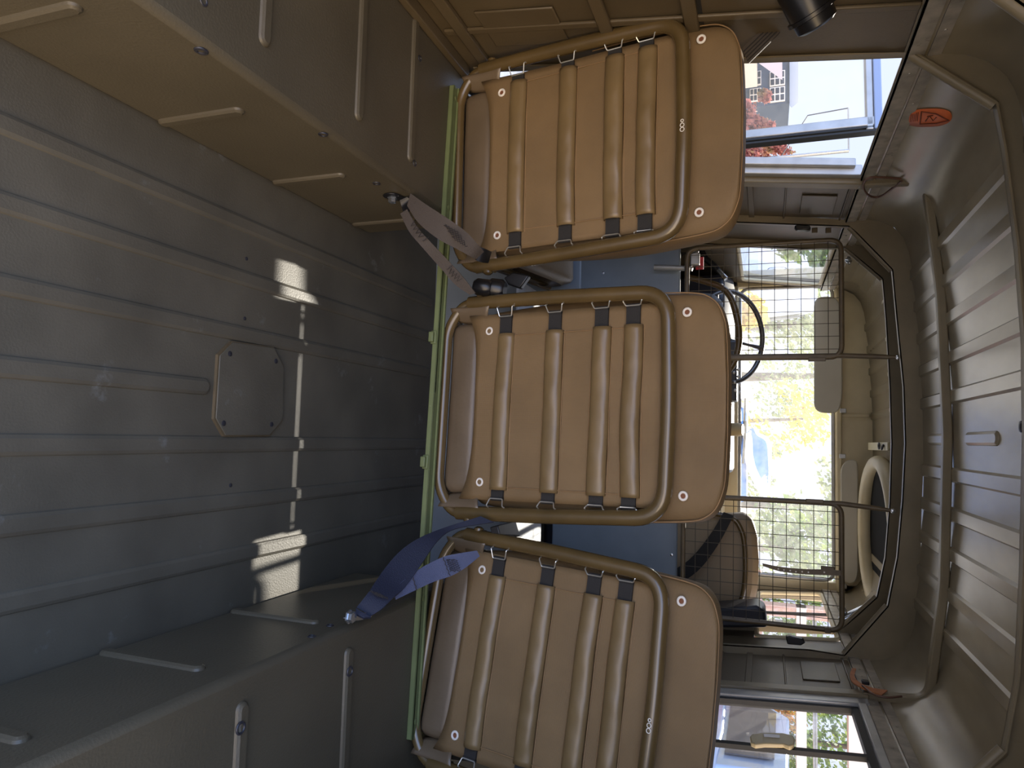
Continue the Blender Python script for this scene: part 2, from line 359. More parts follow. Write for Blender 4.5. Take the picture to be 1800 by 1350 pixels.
# ---- roof hoops (double pressed frames with corner gussets)
def profz(x):
    zs = [(a, b) for a, b in RP]
    for (x0, z0), (x1, z1) in zip(zs, zs[1:]):
        if x0 <= x <= x1 and x1 > x0: return z0 + (z1-z0)*(x-x0)/(x1-x0)
    return 1.30
def hoop_set(label, y, dy, IN, floor_z):
    """IN: inner outline from the left wall round to the right wall as (x, z)."""
    h = thing('roof_hoop', label, 'roof frame', (XC, y, floor_z), kind='structure')
    A = []; B = []
    lp_, rp_ = RP[:6], RP[-6:]
    def outer(side, t, xx):               # outside of the corner: from the strip up round the roof edge
        pr = [(x, z) for x, z in (lp_ if side < 0 else rp_[::-1])] + [(xx, profz(xx))]
        d = [0]
        for a, b in zip(pr, pr[1:]): d.append(d[-1] + math.hypot(b[0]-a[0], b[1]-a[1]))
        q = t*d[-1]
        for k in range(len(pr)-1):
            if q <= d[k+1] + 1e-9:
                w = (q-d[k])/(d[k+1]-d[k]); return Vector((pr[k][0]*(1-w)+pr[k+1][0]*w, y, pr[k][1]*(1-w)+pr[k+1][1]*w))
    for i_, (x, z) in enumerate(IN):
        a = Vector((x, y, z))
        if z < 1.2: A.append(a); B.append(Vector(((XL(z)-0.002) if x < 0 else (XR(z)+0.002), y, z))); continue
        corner = z < 1.32
        if corner and x < 0:
            nx = IN[i_+1]
            for k in range(6): t = k/6; A.append(Vector((x+(nx[0]-x)*t, y, z+(nx[1]-z)*t))); B.append(outer(-1, t, nx[0]*1.03))
        elif corner:
            pv = IN[i_-1]
            for k in range(1, 7): t = k/6; A.append(Vector((pv[0]+(x-pv[0])*t, y, pv[1]+(z-pv[1])*t))); B.append(outer(1, 1-t, pv[0]*1.03))
        else: A.append(a); B.append(Vector((x*1.03, y, profz(x*1.03)+0.002)))
    face = MB().band(A, B, (0, dy*0.16, 0))
    part('web', face, M_hoop, h)
    lip = MB().band(A, [a + (bb-a).normalized()*0.004 for a, bb in zip(A, B)], (0, dy, 0))
    part('flange', lip, M_hoop, h)
    gus = MB()
    for i_, (x, z) in enumerate(IN):
        if 1.2 <= z < 1.32:
            o = IN[i_+1] if x < 0 else IN[i_-1]
            gus.tube([(x, y + dy*0.5, z), (o[0], y + dy*0.5, o[1])], abs(dy)*0.5, 10)
    part('gusset_edge', gus, M_hoop, h)
    return h
def pts(Y, L): return [(p.x, p.z) for p in (aY(*q, Y) for q in L)]
I1 = pts(2.78, [(1494, 398), (1568, 474), (1576, 560), (1588, 680), (1591, 780), (1586, 880), (1577, 980), (1560, 1066), (1484, 1163)])
I1 = [(XL(z)+0.028, z) for z in (0.3, 0.8, 1.15)] + [(min(max(x, XL(1.28)+0.018), XR(1.28)-0.014), z) for x, z in I1] + [(XR(z)-0.028, z) for z in (1.15, 0.8, 0.3)]
hoop_set('second roof frame from the tail, with gusset corners above the left mesh guard', 2.78, 0.022, I1, 0.3)
I2 = pts(3.12, [(1487, 432), (1551, 490), (1557, 560), (1564, 680), (1567, 780), (1564, 880), (1556, 980), (1541, 1050), (1480, 1105)])
I2 = [(XL(z)+0.028, z) for z in (0.3, 0.8, 1.15)] + [(min(max(x, XL(1.28)+0.018), XR(1.28)-0.014), z) for x, z in I2] + [(XR(z)-0.028, z) for z in (1.15, 0.8, 0.3)]
hoop_set('front roof frame with gusset corners, between the mesh guards and the cab', 3.12, 0.022, I2, 0.3)
I3 = pts(1.62, [(1600, 90), (1745, 190), (1760, 270), (1782, 440), (1794, 600), (1796, 780), (1791, 1000), (1782, 1190)])
I3 = [(XL(z)+0.005, z) for z in (0.3, 0.8, 1.15)] + [(max(x, XL(1.28)+0.005), z) for x, z in I3] + [(0.56, 1.42), (0.72, 1.285), (XR(1.1)-0.04, 1.1), (XR(0.3)-0.04, 0.3)]
hoop_set('rear roof frame nearest the tail, gusset corner beside the open doorway', 1.62, -0.022, I3, 0.3)
I4 = [(XL(0.3)+0.04, 0.3), (XL(0.8)+0.03, 0.8), (XL(1.1)+0.02, 1.1)] + [(-0.80, 1.21), (-0.60, 1.395), (-0.5, 1.44), (-0.2, 1.468), (0.0, 1.468), (0.4, 1.45), (0.56, 1.395), (0.72, 1.23), (XR(1.1)-0.03, 1.1), (XR(0.3)-0.03, 0.3)]
hoop_set('rearmost inner half of the rear roof frame, at the top right corner of the picture', 1.18, 0.022, I4, 0.3)

# ---- slim bow and posts at the middle
bw = thing('roof_bow', 'slim roof bow arching between the left and right window posts', 'roof frame', (XC, 2.37, 0.3), kind='structure')
path = arc([(-0.805, 2.37, 1.27), (-0.797, 2.37, 1.452), (-0.45, 2.37, 1.486), (XC, 2.37, 1.497), (0.40, 2.37, 1.482), (0.72, 2.37, 1.44), (0.73, 2.37, 1.27)], 0.045, 6)
m = MB(); A = []; Bq = []
for i, p in enumerate(path):
    d = (path[min(i+1, len(path)-1)] - path[max(i-1, 0)]).normalized(); nrm = Vector((d.z, 0, -d.x)); A.append(p + nrm*0.011); Bq.append(p - nrm*0.013)
m.band([a + Vector((0, -0.016, 0)) for a in A], [q + Vector((0, -0.016, 0)) for q in Bq], (0, 0.032, 0))
part('bow', m, M_hoop, bw, bevel=0.004)
m = MB()
for X, s in ((XL, 1), (XR, -1)):
    m.prism([(X(0.3), 2.345, 0.3), (X(RZ), 2.345, RZ), (X(RZ)+s*0.022, 2.345, RZ), (X(0.3)+s*0.022, 2.345, 0.3)], (0, 0.05, 0))
part('post', m, M_hoop, bw, bevel=0.004)

# ---- left inner wall panels (behind the left seat) and panel between post and hoop
wp = thing('side_panel', 'brown ribbed lining panel on the left wall behind the left seat', 'panel', (-0.93, 1.45, 0.3), kind='structure')
m = MB()
for z in (0.33, 0.66, 0.84): m.prism([(XL(z), YR, z), (XL(z), 1.6, z), (XL(z+0.03), 1.6, z+0.03), (XL(z+0.03), YR, z+0.03)], (0.014, 0, 0))
m.prism([(XL(0.27), YR, 0.27), (XL(0.27), 1.6, 0.27), (XL(0.29), 1.6, 0.29), (XL(0.29), YR, 0.29)], (0.03, 0, 0))
m.prism([(XL(0.4), 1.36, 0.4), (XL(0.4), 1.5, 0.4), (XL(0.58), 1.5, 0.58), (XL(0.58), 1.36, 0.58)], (0.006, 0, 0))
for y in (1.2, 1.42): m.prism([(XL(0.3), y, 0.3), (XL(0.3), y+0.02, 0.3), (XL(1.27), y+0.02, 1.27), (XL(1.27), y, 1.27)], (0.008, 0, 0))
part('rib', m, M_wall, wp, bevel=0.003)
for side, X, nm, lab in ((1, XL, 'left', 'left wall panel between the doorway and the mesh guard'), (-1, XR, 'right', 'right wall panel between the window and the mesh guard, with a pressed rectangle')):
    p_ = thing('side_panel', lab, 'panel', (X(0.6), 2.6, 0.3), kind='structure')
    m = MB()
    def q4(y0, y1, z0, z1, t): m.prism([(X(z0), y0, z0), (X(z0), y1, z0), (X(z1), y1, z1), (X(z1), y0, z1)], (side*t, 0, 0))
    q4(2.52, 2.72, 1.115, 1.225, 0.004); q4(2.42, 2.85, 1.06, 1.066, 0.006); q4(2.42, 2.85, 1.25, 1.256, 0.006); q4(2.42, 2.85, 0.94, 0.96, 0.006); q4(2.42, 2.85, 0.3, 0.86, 0.004)
    part('pressing', m, M_wall, p_, bevel=0.002)

# ---- bulkhead under the guards
b = MB(); b.bb(-0.90, -0.30, 2.93, 2.95, 0.15, 0.67); b.bb(0.21, 0.78, 2.93, 2.95, 0.15, 0.67)
BULK = tag(mesh_obj('wall_front', b, M_blue, bevel=0.006), 'blue grey lower bulkhead panels seen through the gaps between the seats', 'bulkhead', kind='structure')
PM['wall_front'] = Matrix()
for q in ((1060, 480), (1165, 470), (1180, 975), (1080, 985)):
    p = aY(*q, 2.93); hb = MB(); screw(hb, (p.x, 2.93, p.z), (0, -1, 0), 0.006); part('screw', hb, M_steel, BULK)

# ---- cab front: windscreen surround, windscreen, dash
WX0, WX1, WZ0, WZ1 = -0.838, 0.70, 0.862, 1.338
b = MB(); b.bb(-0.93, WX0, 4.0, 4.06, 0, 1.5); b.bb(WX1, 0.80, 4.0, 4.06, 0, 1.5); b.bb(-0.93, 0.80, 4.0, 4.06, WZ1, 1.52); b.bb(-0.93, 0.80, 4.0, 4.06, -0.1, WZ0)
b.bb(-0.82, 0.74, 3.975, 4.0, WZ1+0.005, WZ1+0.03)
b.bb(-0.16, -0.14, 3.985, 4.0, WZ1, 1.5)
tag(mesh_obj('wall_cab', b, M_tan, bevel=0.006), 'tan front of the cab around the windscreen', 'wall', kind='structure')
wi = thing('window_1', 'bright dusty front windscreen', 'windscreen', ((WX0+WX1)/2, 4.03, WZ0), kind='structure')
part('pane', MB().bb(WX0, WX1, 4.028, 4.034, WZ0, WZ1), M_dustglass, wi)
m = MB()
m.tube(arc([(WX0+0.008, 4.02, WZ0+0.008), (WX1-0.008, 4.02, WZ0+0.008), (WX1-0.008, 4.02, WZ1-0.008), (WX0+0.008, 4.02, WZ1-0.008)], 0.05, 5, True), 0.009, 8, True)
part('rubber_seal', m, M_alu, wi)
# ceiling ribs of the cab
m = MB()
for k in range(9):
    x = -0.62 + k*0.155
    m.bead((x, 3.28, 1.508 - 0.03*((x-XC)/0.64)**2), (x, 3.42, 1.508 - 0.03*((x-XC)/0.64)**2), (0, 0, -1), 0.03, 0.004)
tag(mesh_obj('ceiling_cab', m, M_tan), 'short pressed beads in the tan cab roof', 'ceiling', kind='structure')

# cab side windows
for nm, X, s, y0, y1, z0, z1, lab in (('window_2', XL, -1, 3.14, 3.93, 0.875, RZ-0.01, 'driver side cab window with trees outside, left behind the mesh'), ('window_3', XR, 1, 3.02, 3.92, 0.96, RZ-0.01, 'passenger side cab window behind the right mesh guard')):
    w = thing(nm, lab, 'window', (X(z0), (y0+y1)/2, z0), kind='structure')
    part('pane', MB().prism([(X(z0)+s*0.012, y0, z0), (X(z0)+s*0.012, y1, z0), (X(z1)+s*0.012, y1, z1), (X(z1)+s*0.012, y0, z1)], (s*0.004, 0, 0)), M_glass, w)
    m = MB(); fr = arc([(X(z0), y0+0.01, z0+0.01), (X(z0), y1-0.01, z0+0.01), (X(z1), y1-0.01, z1-0.01), (X(z1), y0+0.01, z1-0.01)], 0.03, 4, True); m.tube(fr, 0.010, 8, True)
    part('frame', m, M_tan, w)
    if s > 0:
        m = MB(); yy = 3.5; m.prism([(X(z0)+0.006, yy, z0), (X(z0)+0.006, yy+0.02, z0), (X(z1)+0.006, yy+0.02, z1), (X(z1)+0.006, yy, z1)], (0.01, 0, 0)); part('divider', m, M_rubber, w)

# right sliding side window
w = thing('window_4', 'sliding side window at the right edge with a tan pull handle', 'window', (XR(0.83), 2.0, 0.83), kind='structure')
z0, z1, y0, y1 = 0.83, 1.262, 1.62, 2.345
def rq(ya, yb, za, zb, o, t): return MB().prism([(XR(za)+o, ya, za), (XR(za)+o, yb, za), (XR(zb)+o, yb, zb), (XR(zb)+o, ya, zb)], (t, 0, 0))
part('pane', rq(1.95, 2.33, z0, z1, 0.010, 0.004), M_glass, w); part('pane', rq(1.62, 2.0, z0, z1, 0.020, 0.004), M_glass, w)
part('frame', merge(rq(y1-0.05, y1, z0, z1+0.02, -0.014, 0.03), rq(y0, y1, z1-0.012, z1+0.012, -0.014, 0.03), rq(y0, y1, z0-0.02, z0+0.01, -0.014, 0.03)), M_alu, w, bevel=0.003)
part('channel', merge(rq(y1-0.068, y1-0.05, z0, z1, -0.004, 0.02), rq(y0, y1-0.05, z1-0.03, z1-0.012, -0.004, 0.02)), M_rubber, w)
part('divider', rq(1.945, 1.965, z0, z1, -0.004, 0.012), M_rubber, w)
hp = [aX(*q, 0.742) for q in ((1318, 1294), (1322, 1290), (1345, 1287), (1375, 1288), (1394, 1292), (1398, 1300), (1396, 1308), (1388, 1311), (1378, 1307), (1345, 1306), (1328, 1308), (1320, 1304))]
hd = part('handle', MB().prism(hp, (0.012, 0, 0)), M_handle, w, bevel=0.003)
a, b_ = aX(1342, 1293, 0.7405), aX(1370, 1295, 0.7405)
part('finger_slot', MB().tube([a, b_], 0.005, 8), M_white, w)

# ---- the open side door beyond the left doorway
dr = thing('door_1', 'open side door of the vehicle swung outwards beyond the left doorway', 'door', (-0.9, 2.40, 0.2), kind='structure')
A_ = aZ(1546, 234, 1.33); DA = Vector((A_.x, A_.y, 0)); DB = aZ(1541, 60, 1.33); DB = Vector((DB.x, DB.y, 0)); dd = (DB - DA).normalized(); dn = Vector((-dd.y, dd.x, 0)); DW = 0.70
def dbar(u0, u1, za, zb, o=0.0, t=0.03): 
    return MB().prism([DA + dd*u0 + Vector((0, 0, za)) + dn*o, DA + dd*u1 + Vector((0, 0, za)) + dn*o, DA + dd*u1 + Vector((0, 0, zb)) + dn*o, DA + dd*u0 + Vector((0, 0, zb)) + dn*o], dn*t)
part('frame', merge(dbar(0.014, 0.045, 0.86, 1.325), dbar(0, DW, 1.29, 1.312), dbar(DW-0.04, DW, 0.86, 1.33), dbar(0, DW, 0.15, 0.90)), M_alu, dr, bevel=0.004)
part('seal', merge(dbar(-0.006, 0.0, 0.3, 1.335), dbar(0.006, 0.012, 0.3, 1.33)), M_rubber, dr)
part('outer_edge', merge(dbar(0, DW, 1.312, 1.335, 0.004, 0.03)), mat('door_edge_blue', srgb(132, 150, 184), 0.4), dr, bevel=0.003)
part('pane', dbar(0.045, DW-0.04, 0.9, 1.29, 0.012, 0.004), M_glass, dr)
# jamb on the doorway edge
b = MB(); b.prism([(XL(0.3)-0.03, 2.315, 0.3), (XL(RZ)-0.03, 2.315, RZ-0.01), (XL(RZ)+0.004, 2.315, RZ-0.01), (XL(0.3)+0.004, 2.315, 0.3)], (0, 0.03, 0))
b.prism([(XL(0.3)-0.045, 2.295, 0.3), (XL(RZ)-0.045, 2.295, RZ-0.03), (XL(RZ)-0.02, 2.295, RZ-0.03), (XL(0.3)-0.02, 2.295, 0.3)], (0, 0.02, 0))
b.prism([(XL(0.3)-0.14, 2.36, 0.0), (XL(0.8)-0.14, 2.36, 0.84), (XL(0.8)-0.025, 2.36, 0.84), (XL(0.3)-0.025, 2.36, 0.0)], (0, 0.03, 0))  # added block, shuts a sliver of sun out of the hinge gap
tag(mesh_obj('trim_3', b, M_alu, bevel=0.003), 'pale metal jamb on the front edge of the left doorway, plus an added sun block', 'door jamb', kind='structure')

# ================================================================== GREEN RAIL
RA, RB = aZ(790, 150, AH), aZ(714, 1300, AH); rd = (RB - RA).normalized(); rf = Vector((-rd.y, rd.x, 0))
rl = thing('seat_rail', 'green painted angle rail bolted across both wheel boxes under the seats', 'rail', (RA + RB)/2)
def rbox(u0, u1, v0, v1, z0, z1):
    return MB().prism([RA + rd*u0 + rf*v0 + Vector((0, 0, z0-AH)), RA + rd*u1 + rf*v0 + Vector((0, 0, z0-AH)), RA + rd*u1 + rf*v1 + Vector((0, 0, z0-AH)), RA + rd*u0 + rf*v1 + Vector((0, 0, z0-AH))], (0, 0, z1-z0))
RLn = (RB-RA).length
part('angle', merge(rbox(0, RLn, 0, 0.006, AH, AH+0.014), rbox(0, RLn, 0, 0.032, AH+0.010, AH+0.014)), M_rail, rl, bevel=0.0012)
part('upstand', rbox(0.0, RLn, 0.018, 0.024, AH+0.014, AH+0.018), M_rail, rl)
for q in ((742, 597), (733, 812)):
    p = aY(*q, RA.y - 0.02); u = (p - RA).dot(rd)
    c_ = merge(rbox(u-0.016, u+0.016, -0.004, 0.0, AH-0.004, AH+0.01), rbox(u-0.012, u+0.012, -0.012, -0.004, AH-0.006, AH+0.006))
    part('clip', c_, M_rail, rl, bevel=0.002)
for u in (0.03, 0.31, 1.22, 1.48):
    s_ = MB(); screw(s_, RA + rd*u + rf*0.011 + Vector((0, 0, 0.014)), (0, 0, 1), 0.006); part('bolt', s_, M_rail, rl)

# ================================================================== SEATS
LEAN = math.radians(11)
YAW = math.atan2(rd.y, rd.x)
def make_seat(sc, label, left_black, right_black, dt, flare, mark, twist=0.0, tilt=0.0, zs=1.0):
    base = RA + rd*sc + rf*0.050
    S = thing('passenger_seat', label, 'seat', (base.x, base.y, AH+0.012), (LEAN, math.radians(tilt), YAW + math.radians(twist)), 'folding passenger seats seen from behind')
    S.scale = (1, 1, zs)
    P = lambda n, m, mt, **k: part(n, m, mt, S, local=True, **k)
    # tubes
    low = arc([(-0.246, 0.004, 0.115), (-0.243, 0.0, 0.045), (-0.185, -0.004, 0.006), (0.185, -0.004, 0.006), (0.243, 0.0, 0.045), (0.246, 0.004, 0.115)], 0.03, 5)
    P('lower_frame', MB().tube(low, 0.0125, 12), M_frame)
    up = arc([(-0.243, -0.004, 0.068), (-0.236, -0.012, 0.30), (-0.222, -0.016, 0.572), (0.0, -0.024, 0.581), (0.222, -0.016, 0.572), (0.236, -0.012, 0.30), (0.243, -0.004, 0.068)], 0.062, 8)
    bf = P('back_frame', MB().tube(up, 0.0158, 14), M_frame)
    if mark is not None:
        mk = MB()
        for k, (dx, r) in enumerate(((0, 0.0035), (0.009, 0.005), (0.018, 0.0052))):
            mk.torus((mark + dx, -0.0405, 0.581), (0, -1, 0), r*0.8, 0.0009, 14, 5)
        o = part('stencil_mark', mk, M_white, bf, local=True)
    # backrest pad: rounded slab in front of the tubes
    prof = [(0.10, 0.214), (0.13, 0.225), (0.30, 0.238), (0.45, 0.240), (0.56, 0.234), (0.62, 0.228), (0.645, 0.219), (0.664, 0.202), (0.675, 0.178), (0.682, 0.145), (0.686, 0.06)]
    hw = spl([(a, b, 0) for a, b in prof], 3)
    ts = [h.x for h in hw]; ws = [h.y*flare for h in hw]
    m = MB(); NU = 33; rows = []
    for t, w_ in zip(ts, ws):
        th = 0.082 + 0.05*math.sin(PI*min(1, max(0, (t-0.1)/0.6))); edge = min(1, (0.69 - t)/0.05); th *= (0.35 + 0.65*max(0, edge)**0.5)
        row = []
        for k in range(40):
            a = 2*PI*k/40; cx = math.copysign(abs(math.cos(a))**0.35, math.cos(a)); sy = math.copysign(abs(math.sin(a))**0.5, math.sin(a))
            row.append((w_*cx, 0.006 + th/2 + sy*th/2 + 0.002*noise.noise(Vector((w_*cx*9, t*9, sc*7))), t))
        rows.append(row)
    n = 40; v = [p for r in rows for p in r]; f = [(j*n+k, j*n+(k+1) % n, (j+1)*n+(k+1) % n, (j+1)*n+k) for j in range(len(rows)-1) for k in range(n)]
    f += [tuple(range(n-1, -1, -1)), tuple((len(rows)-1)*n+k for k in range(n))]
    m.add(v, f); bk = P('backrest', m, M_canvas, angle=60)
    sm = MB()                                # piped seam round the rim
    sp = [(-w_*0.985, 0.02, t) for t, w_ in zip(ts, ws) if t > 0.34] + [(w_*0.985, 0.02, t) for t, w_ in reversed(list(zip(ts, ws))) if t > 0.34]
    part('seam', MB().tube(sp, 0.0014, 6), M_stitch, bk, local=True)
    # canvas panel stretched over the rear
    def cs(u, v_):
        x = -0.205 + 0.41*u; z = 0.098 + 0.465*v_
        y = -0.001 - 0.004*math.sin(PI*u) + 0.003*noise.noise(Vector((x*8, z*10, sc*5))) - 0.004*(1-v_)**6
        z0_ = z + (0.012*math.sin(PI*u) - 0.008 if v_ == 0 else 0)
        return (x*(1 + 0.03*(1-v_)), y, z0_ - (0.02*abs(2*u-1)**6 if v_ == 0 else 0))
    cv = MB().grid(cs, 30, 36); P('canvas_back', cv, M_canvas, angle=60, solid=0.003)
    # seams along the sleeves
    st_ = MB(); cents = [c_ + dt for c_ in (0.168, 0.302, 0.418, 0.489)]
    xl, xr = -0.188 + left_black, 0.196 - right_black
    cents = [0.170+dt, 0.300+dt, 0.414+dt, 0.487+dt]
    for c_ in cents:
        for e in (0.0238, -0.0225): st_.tube([(xl + (xr-xl)*k/12, -0.0045 - 0.004*math.sin(PI*(0.03+0.94*k/12)) , c_ + e) for k in range(13)], 0.0008, 5)
    st_.tube([(xl+0.004, -0.006, 0.19+dt), (xl+0.004, -0.006, 0.47+dt)], 0.0008, 5); st_.tube([(xr-0.006, -0.006, 0.19+dt), (xr-0.006, -0.006, 0.47+dt)], 0.0008, 5)
    P('seam', st_, M_stitch)
    for i, c_ in enumerate(cents):
        hwid = 0.0215 if i < 3 else 0.0208
        def sl(u, v_, c_=c_, i=i, hwid=hwid):
            x = xl + (xr - xl)*u; a = PI*v_
            h = 0.0155 + 0.0035*noise.noise(Vector((x*14, i*3.1, sc*9))) + 0.002*noise.noise(Vector((x*45, v_*3, i + sc)))
            sag = 0.004*noise.noise(Vector((x*6, i*5.7, sc*3)))
            return (x, -0.003 - 0.004*math.sin(PI*u) - h*math.sin(a)**0.8 if 0 < v_ < 1 else -0.002 - 0.003*math.sin(PI*u), c_ - hwid*math.cos(a) + sag)
        P('webbing_sleeve', MB().grid(sl, 36, 11), M_sleeve, angle=70, solid=0.0015)
        wb = MB(); wx0, wx1 = -0.202, 0.206
        wb.box(((wx0+wx1)/2, -0.0085, c_), (wx1-wx0, 0.005, 0.031))
        if left_black: wb.tube([(wx0, -0.009, c_-0.0155), (wx0, -0.009, c_+0.0155)], 0.0048, 8)
        if right_black: wb.tube([(wx1, -0.009, c_-0.0155), (wx1, -0.009, c_+0.0155)], 0.0048, 8)
        P('webbing', wb, M_web)
        for s in (-1, 1):
            x0 = wx0 if s < 0 else wx1; xo = s*(0.226 - 0.012*(c_-0.17)/0.32)
            hk = MB().tube(arc([(xo, -0.012, c_+0.024), (xo-s*0.004, -0.022, c_+0.0225), (x0, -0.013, c_+0.0165), (x0, -0.013, c_-0.0165), (xo-s*0.004, -0.022, c_-0.0195), (xo, -0.012, c_-0.0205)], 0.003, 3), 0.0014, 6)
            P('wire_hook', hk, M_zinc)
    for (x, z) in ((-0.183, 0.606), (0.178, 0.604), (-0.172, 0.126+dt*0.5), (0.172, 0.122+dt*0.5)):
        yb = 0.006 if z > 0.5 else -0.004
        e = P('eyelet', MB().torus((x, yb - 0.002, z), (0, 1, 0), 0.0075, 0.0026, 18, 7), M_white)
        part('eyelet_core', MB().lathe([(0.0062, 0), (0.0001, 0.0005)], (x, yb - 0.002, z), (0, -1, 0), 14), M_rust, e, local=True)
    # cushion
    m = MB()
    def cu(u, v_):
        a = 2*PI*v_; y = 0.245 + 0.240*math.copysign(abs(math.cos(a))**0.35, math.cos(a)); z = 0.050 + 0.060*math.copysign(abs(math.sin(a))**0.5, math.sin(a))
        e = abs(2*u-1); sh = 1 - 0.18*max(0, (e-0.88)/0.12)**2
        return ((u-0.5)*0.42, 0.245 + (y-0.245)*sh, 0.050 + (z-0.050)*(sh if e < 0.999 else 0.55) + 0.002*noise.noise(Vector((u*5, v_*6, sc))))
    m.grid(cu, 36, 41)
    P('seat_cushion', m, M_vinyl, angle=70)
    for s in (-1, 1): P('cushion_seam', MB().tube([(s*0.196, 0.031, 0.03 + 0.012*k) for k in range(5)], 0.0016, 6), M_vinyl)
    # leather corner flaps over the lower bends
    for s in (-1, 1):
        fl_ = MB().grid(lambda u, v_, s=s: (s*(0.232 - 0.03*v_ - 0.012*u*v_), -0.016 + 0.03*v_*v_ + 0.004*math.sin(3*u), 0.018 + 0.115*u*(1 - 0.25*v_) + 0.01*v_), 10, 7)
        P('corner_flap', fl_, M_vinyl, solid=0.002, angle=60)
    for s in (-1, 1): P('mount_bracket', MB().bb(s*0.15-0.015, s*0.15+0.015, -0.024, 0.0, -0.010, 0.0), M_frame)
    # base: side bars reaching forward to the added sun mask
    for s in (-1, 1): P('side_bar', MB().tube([(s*0.2, 0.02, 0.004), (s*0.2, 0.535, 0.004)], 0.011, 8), M_frame)
    for s in (-1, 1):
        sc_ = MB(); sc_.lathe([(0.012, 0), (0.012, 0.008), (0.006, 0.012), (0.0001, 0.013)], (s*0.252, -0.004, 0.10), (s, 0, 0), 14); P('pivot_bolt', sc_, M_frame)
    return S
make_seat(0.205, 'left folding seat, tallest in view, against the open doorway, black strap ends on its right', 0.0, 0.024, 0.006, 0.97, 0.0, 5, 0, 0.995)
make_seat(0.785, 'middle folding seat squarely facing forward between the two seat belts', 0.026, 0.009, 0.007, 1.0, None, 0, 0, 0.96)
make_seat(1.315, 'right folding seat, its right edge cut off, blue belt at its lower left corner', 0.022, 0.012, 0.003, 0.97, 0.03, -6, 4, 0.935)

# made-up panel behind the rail; its slits and gaps shape the floor sun patches
b = MB(); y_ = 2.04
b.bb(-0.93, 0.8, y_, y_+0.02, 0.0, 0.284)
for xa, xb in ((-0.93, -0.41), (0.40, 0.80)): b.bb(xa, xb, y_, y_+0.02, 0.29, 0.31)
for xa, xb in ((-0.93, -0.41), (-0.325, 0.19), (0.40, 0.80)):
    b.bb(xa, xb, y_, y_+0.02, 0.283, 0.297); b.bb(xa, xb, y_, y_+0.02, 0.307, 0.475)
    for e in (xa, xb): b.bb(e-0.004, e+0.004, y_, y_+0.02, 0.29, 0.31)
tag(mesh_obj('seat_sun_mask', b, M_blue), 'added panel hidden under the seats, shaping the sun patches on the floor', 'sun mask', kind='structure')

for xa, xb, lb in ((-0.425, -0.30, 'added pale plate in the gap between the left and middle seats, trimming the sun patch'), (0.17, 0.37, 'added pale plate in the gap between the middle and right seats, trimming the sun patch')):  # bright plates added to cut off the near end of the sun patches
    gp = thing('gap_plate', lb, 'plate', ((xa+xb)/2, 1.95, 0.0), group='plates between the seats')
    part('plate', MB().bb(xa, xb, 1.80, 2.062, 0.360, 0.368), M_pale, gp, bevel=0.002)
    for x in (xa+0.004, xb-0.004): part('leg', MB().bb(x-0.003, x+0.003, 2.042, 2.058, 0.283, 0.362), M_pale, gp)
# ================================================================== BELTS
def belt(mb, rows, t=0.0014, n=5):           # rows: (pxA, pyA, pxB, pyB, y)
    A = spl([aY(r[0], r[1], r[4]) for r in rows], n); B = spl([aY(r[2], r[3], r[4]) for r in rows], n); mb.ribbon(A, B, t); return mb
ya = aX(690, 345, AXL).y
SL = RA + rd*0.46 + rf*0.02
bl = thing('seat_belt', 'grey lap belt bolted to the left wheel box, running to two seats', 'seat belt', aX(690, 345, AXL))
m = MB(); p0 = aX(690, 343, AXL)
m.lathe([(0.02, 0), (0.021, 0.003), (0.013, 0.0045)], (AXL+0.001, p0.y, p0.z), (1, 0, 0), 22)
q0 = aX(706, 345, AXL)
m.prism([(AXL+0.002, p0.y-0.005, p0.z-0.018), (AXL+0.002, q0.y+0.012, q0.z-0.014), (AXL+0.002, q0.y+0.012, q0.z+0.012), (AXL+0.002, p0.y-0.005, p0.z+0.018)], (0.004, 0, 0))
part('anchor_plate', m, M_black, bl, bevel=0.001)
bo = MB(); bo.lathe([(0.011, 0), (0.011, 0.003), (0.009, 0.0032), (0.009, 0.012), (0.006, 0.014)], (AXL+0.005, p0.y, p0.z), (1, 0, 0), 6); part('bolt', bo, M_steel, bl)
lp = MB(); belt(lp, [(703, 352, 716, 346, ya+0.00), (707, 366, 722, 352, ya+0.005), (712, 382, 726, 360, ya+0.0)]); part('webbing_loop', lp, M_black, bl)
s1 = MB(); belt(s1, [(722, 340, 716, 362, ya-0.005), (750, 360, 736, 392, ya-0.01), (790, 386, 770, 420, 1.36), (820, 408, 800, 436, 1.38), (840, 430, 826, 450, 1.40), (852, 444, 843, 458, 1.43)])
part('strap', s1, M_beltg, bl)
sb = MB(); belt(sb, [(843, 434, 836, 457, 1.42), (853, 438, 846, 461, 1.43), (862, 442, 856, 462, 1.45)], 0.004); part('black_sleeve', sb, M_black, bl)
s2 = MB(); belt(s2, [(716, 368, 704, 376, ya-0.01), (733, 398, 720, 408, ya-0.012), (752, 420, 740, 432, ya-0.01), (790, 460, 777, 474, 1.40), (815, 488, 800, 500, 1.42), (836, 515, 826, 518, 1.44)])
part('strap', s2, M_beltg, bl)
def zig(P, w, k, y, par):                 # dark stitching between pixel points on a strap
    pp = []
    for a, b in P:
        for i in range(k+1):
            t = i/k; e = w if i % 2 else -w; dx, dy = b[0]-a[0], b[1]-a[1]; l = math.hypot(dx, dy)
            pp.append(aY(a[0]+dx*t - dy/l*e, a[1]+dy*t + dx/l*e, y - 0.004))
    part('stitching', MB().tube(pp, 0.0009, 5), M_thread, par)
zig([((787+o*3.5-6, 404+o*5-9), (809+o*3-3, 422+o*5-13))[::1 if o % 2 else -1] for o in range(6)], 1.2, 10, 1.36, bl)
zig([((724, 391), (742, 417))], 5, 8, ya-0.014, bl); zig([((790, 476), (809, 493))], 5, 8, 1.405, bl)
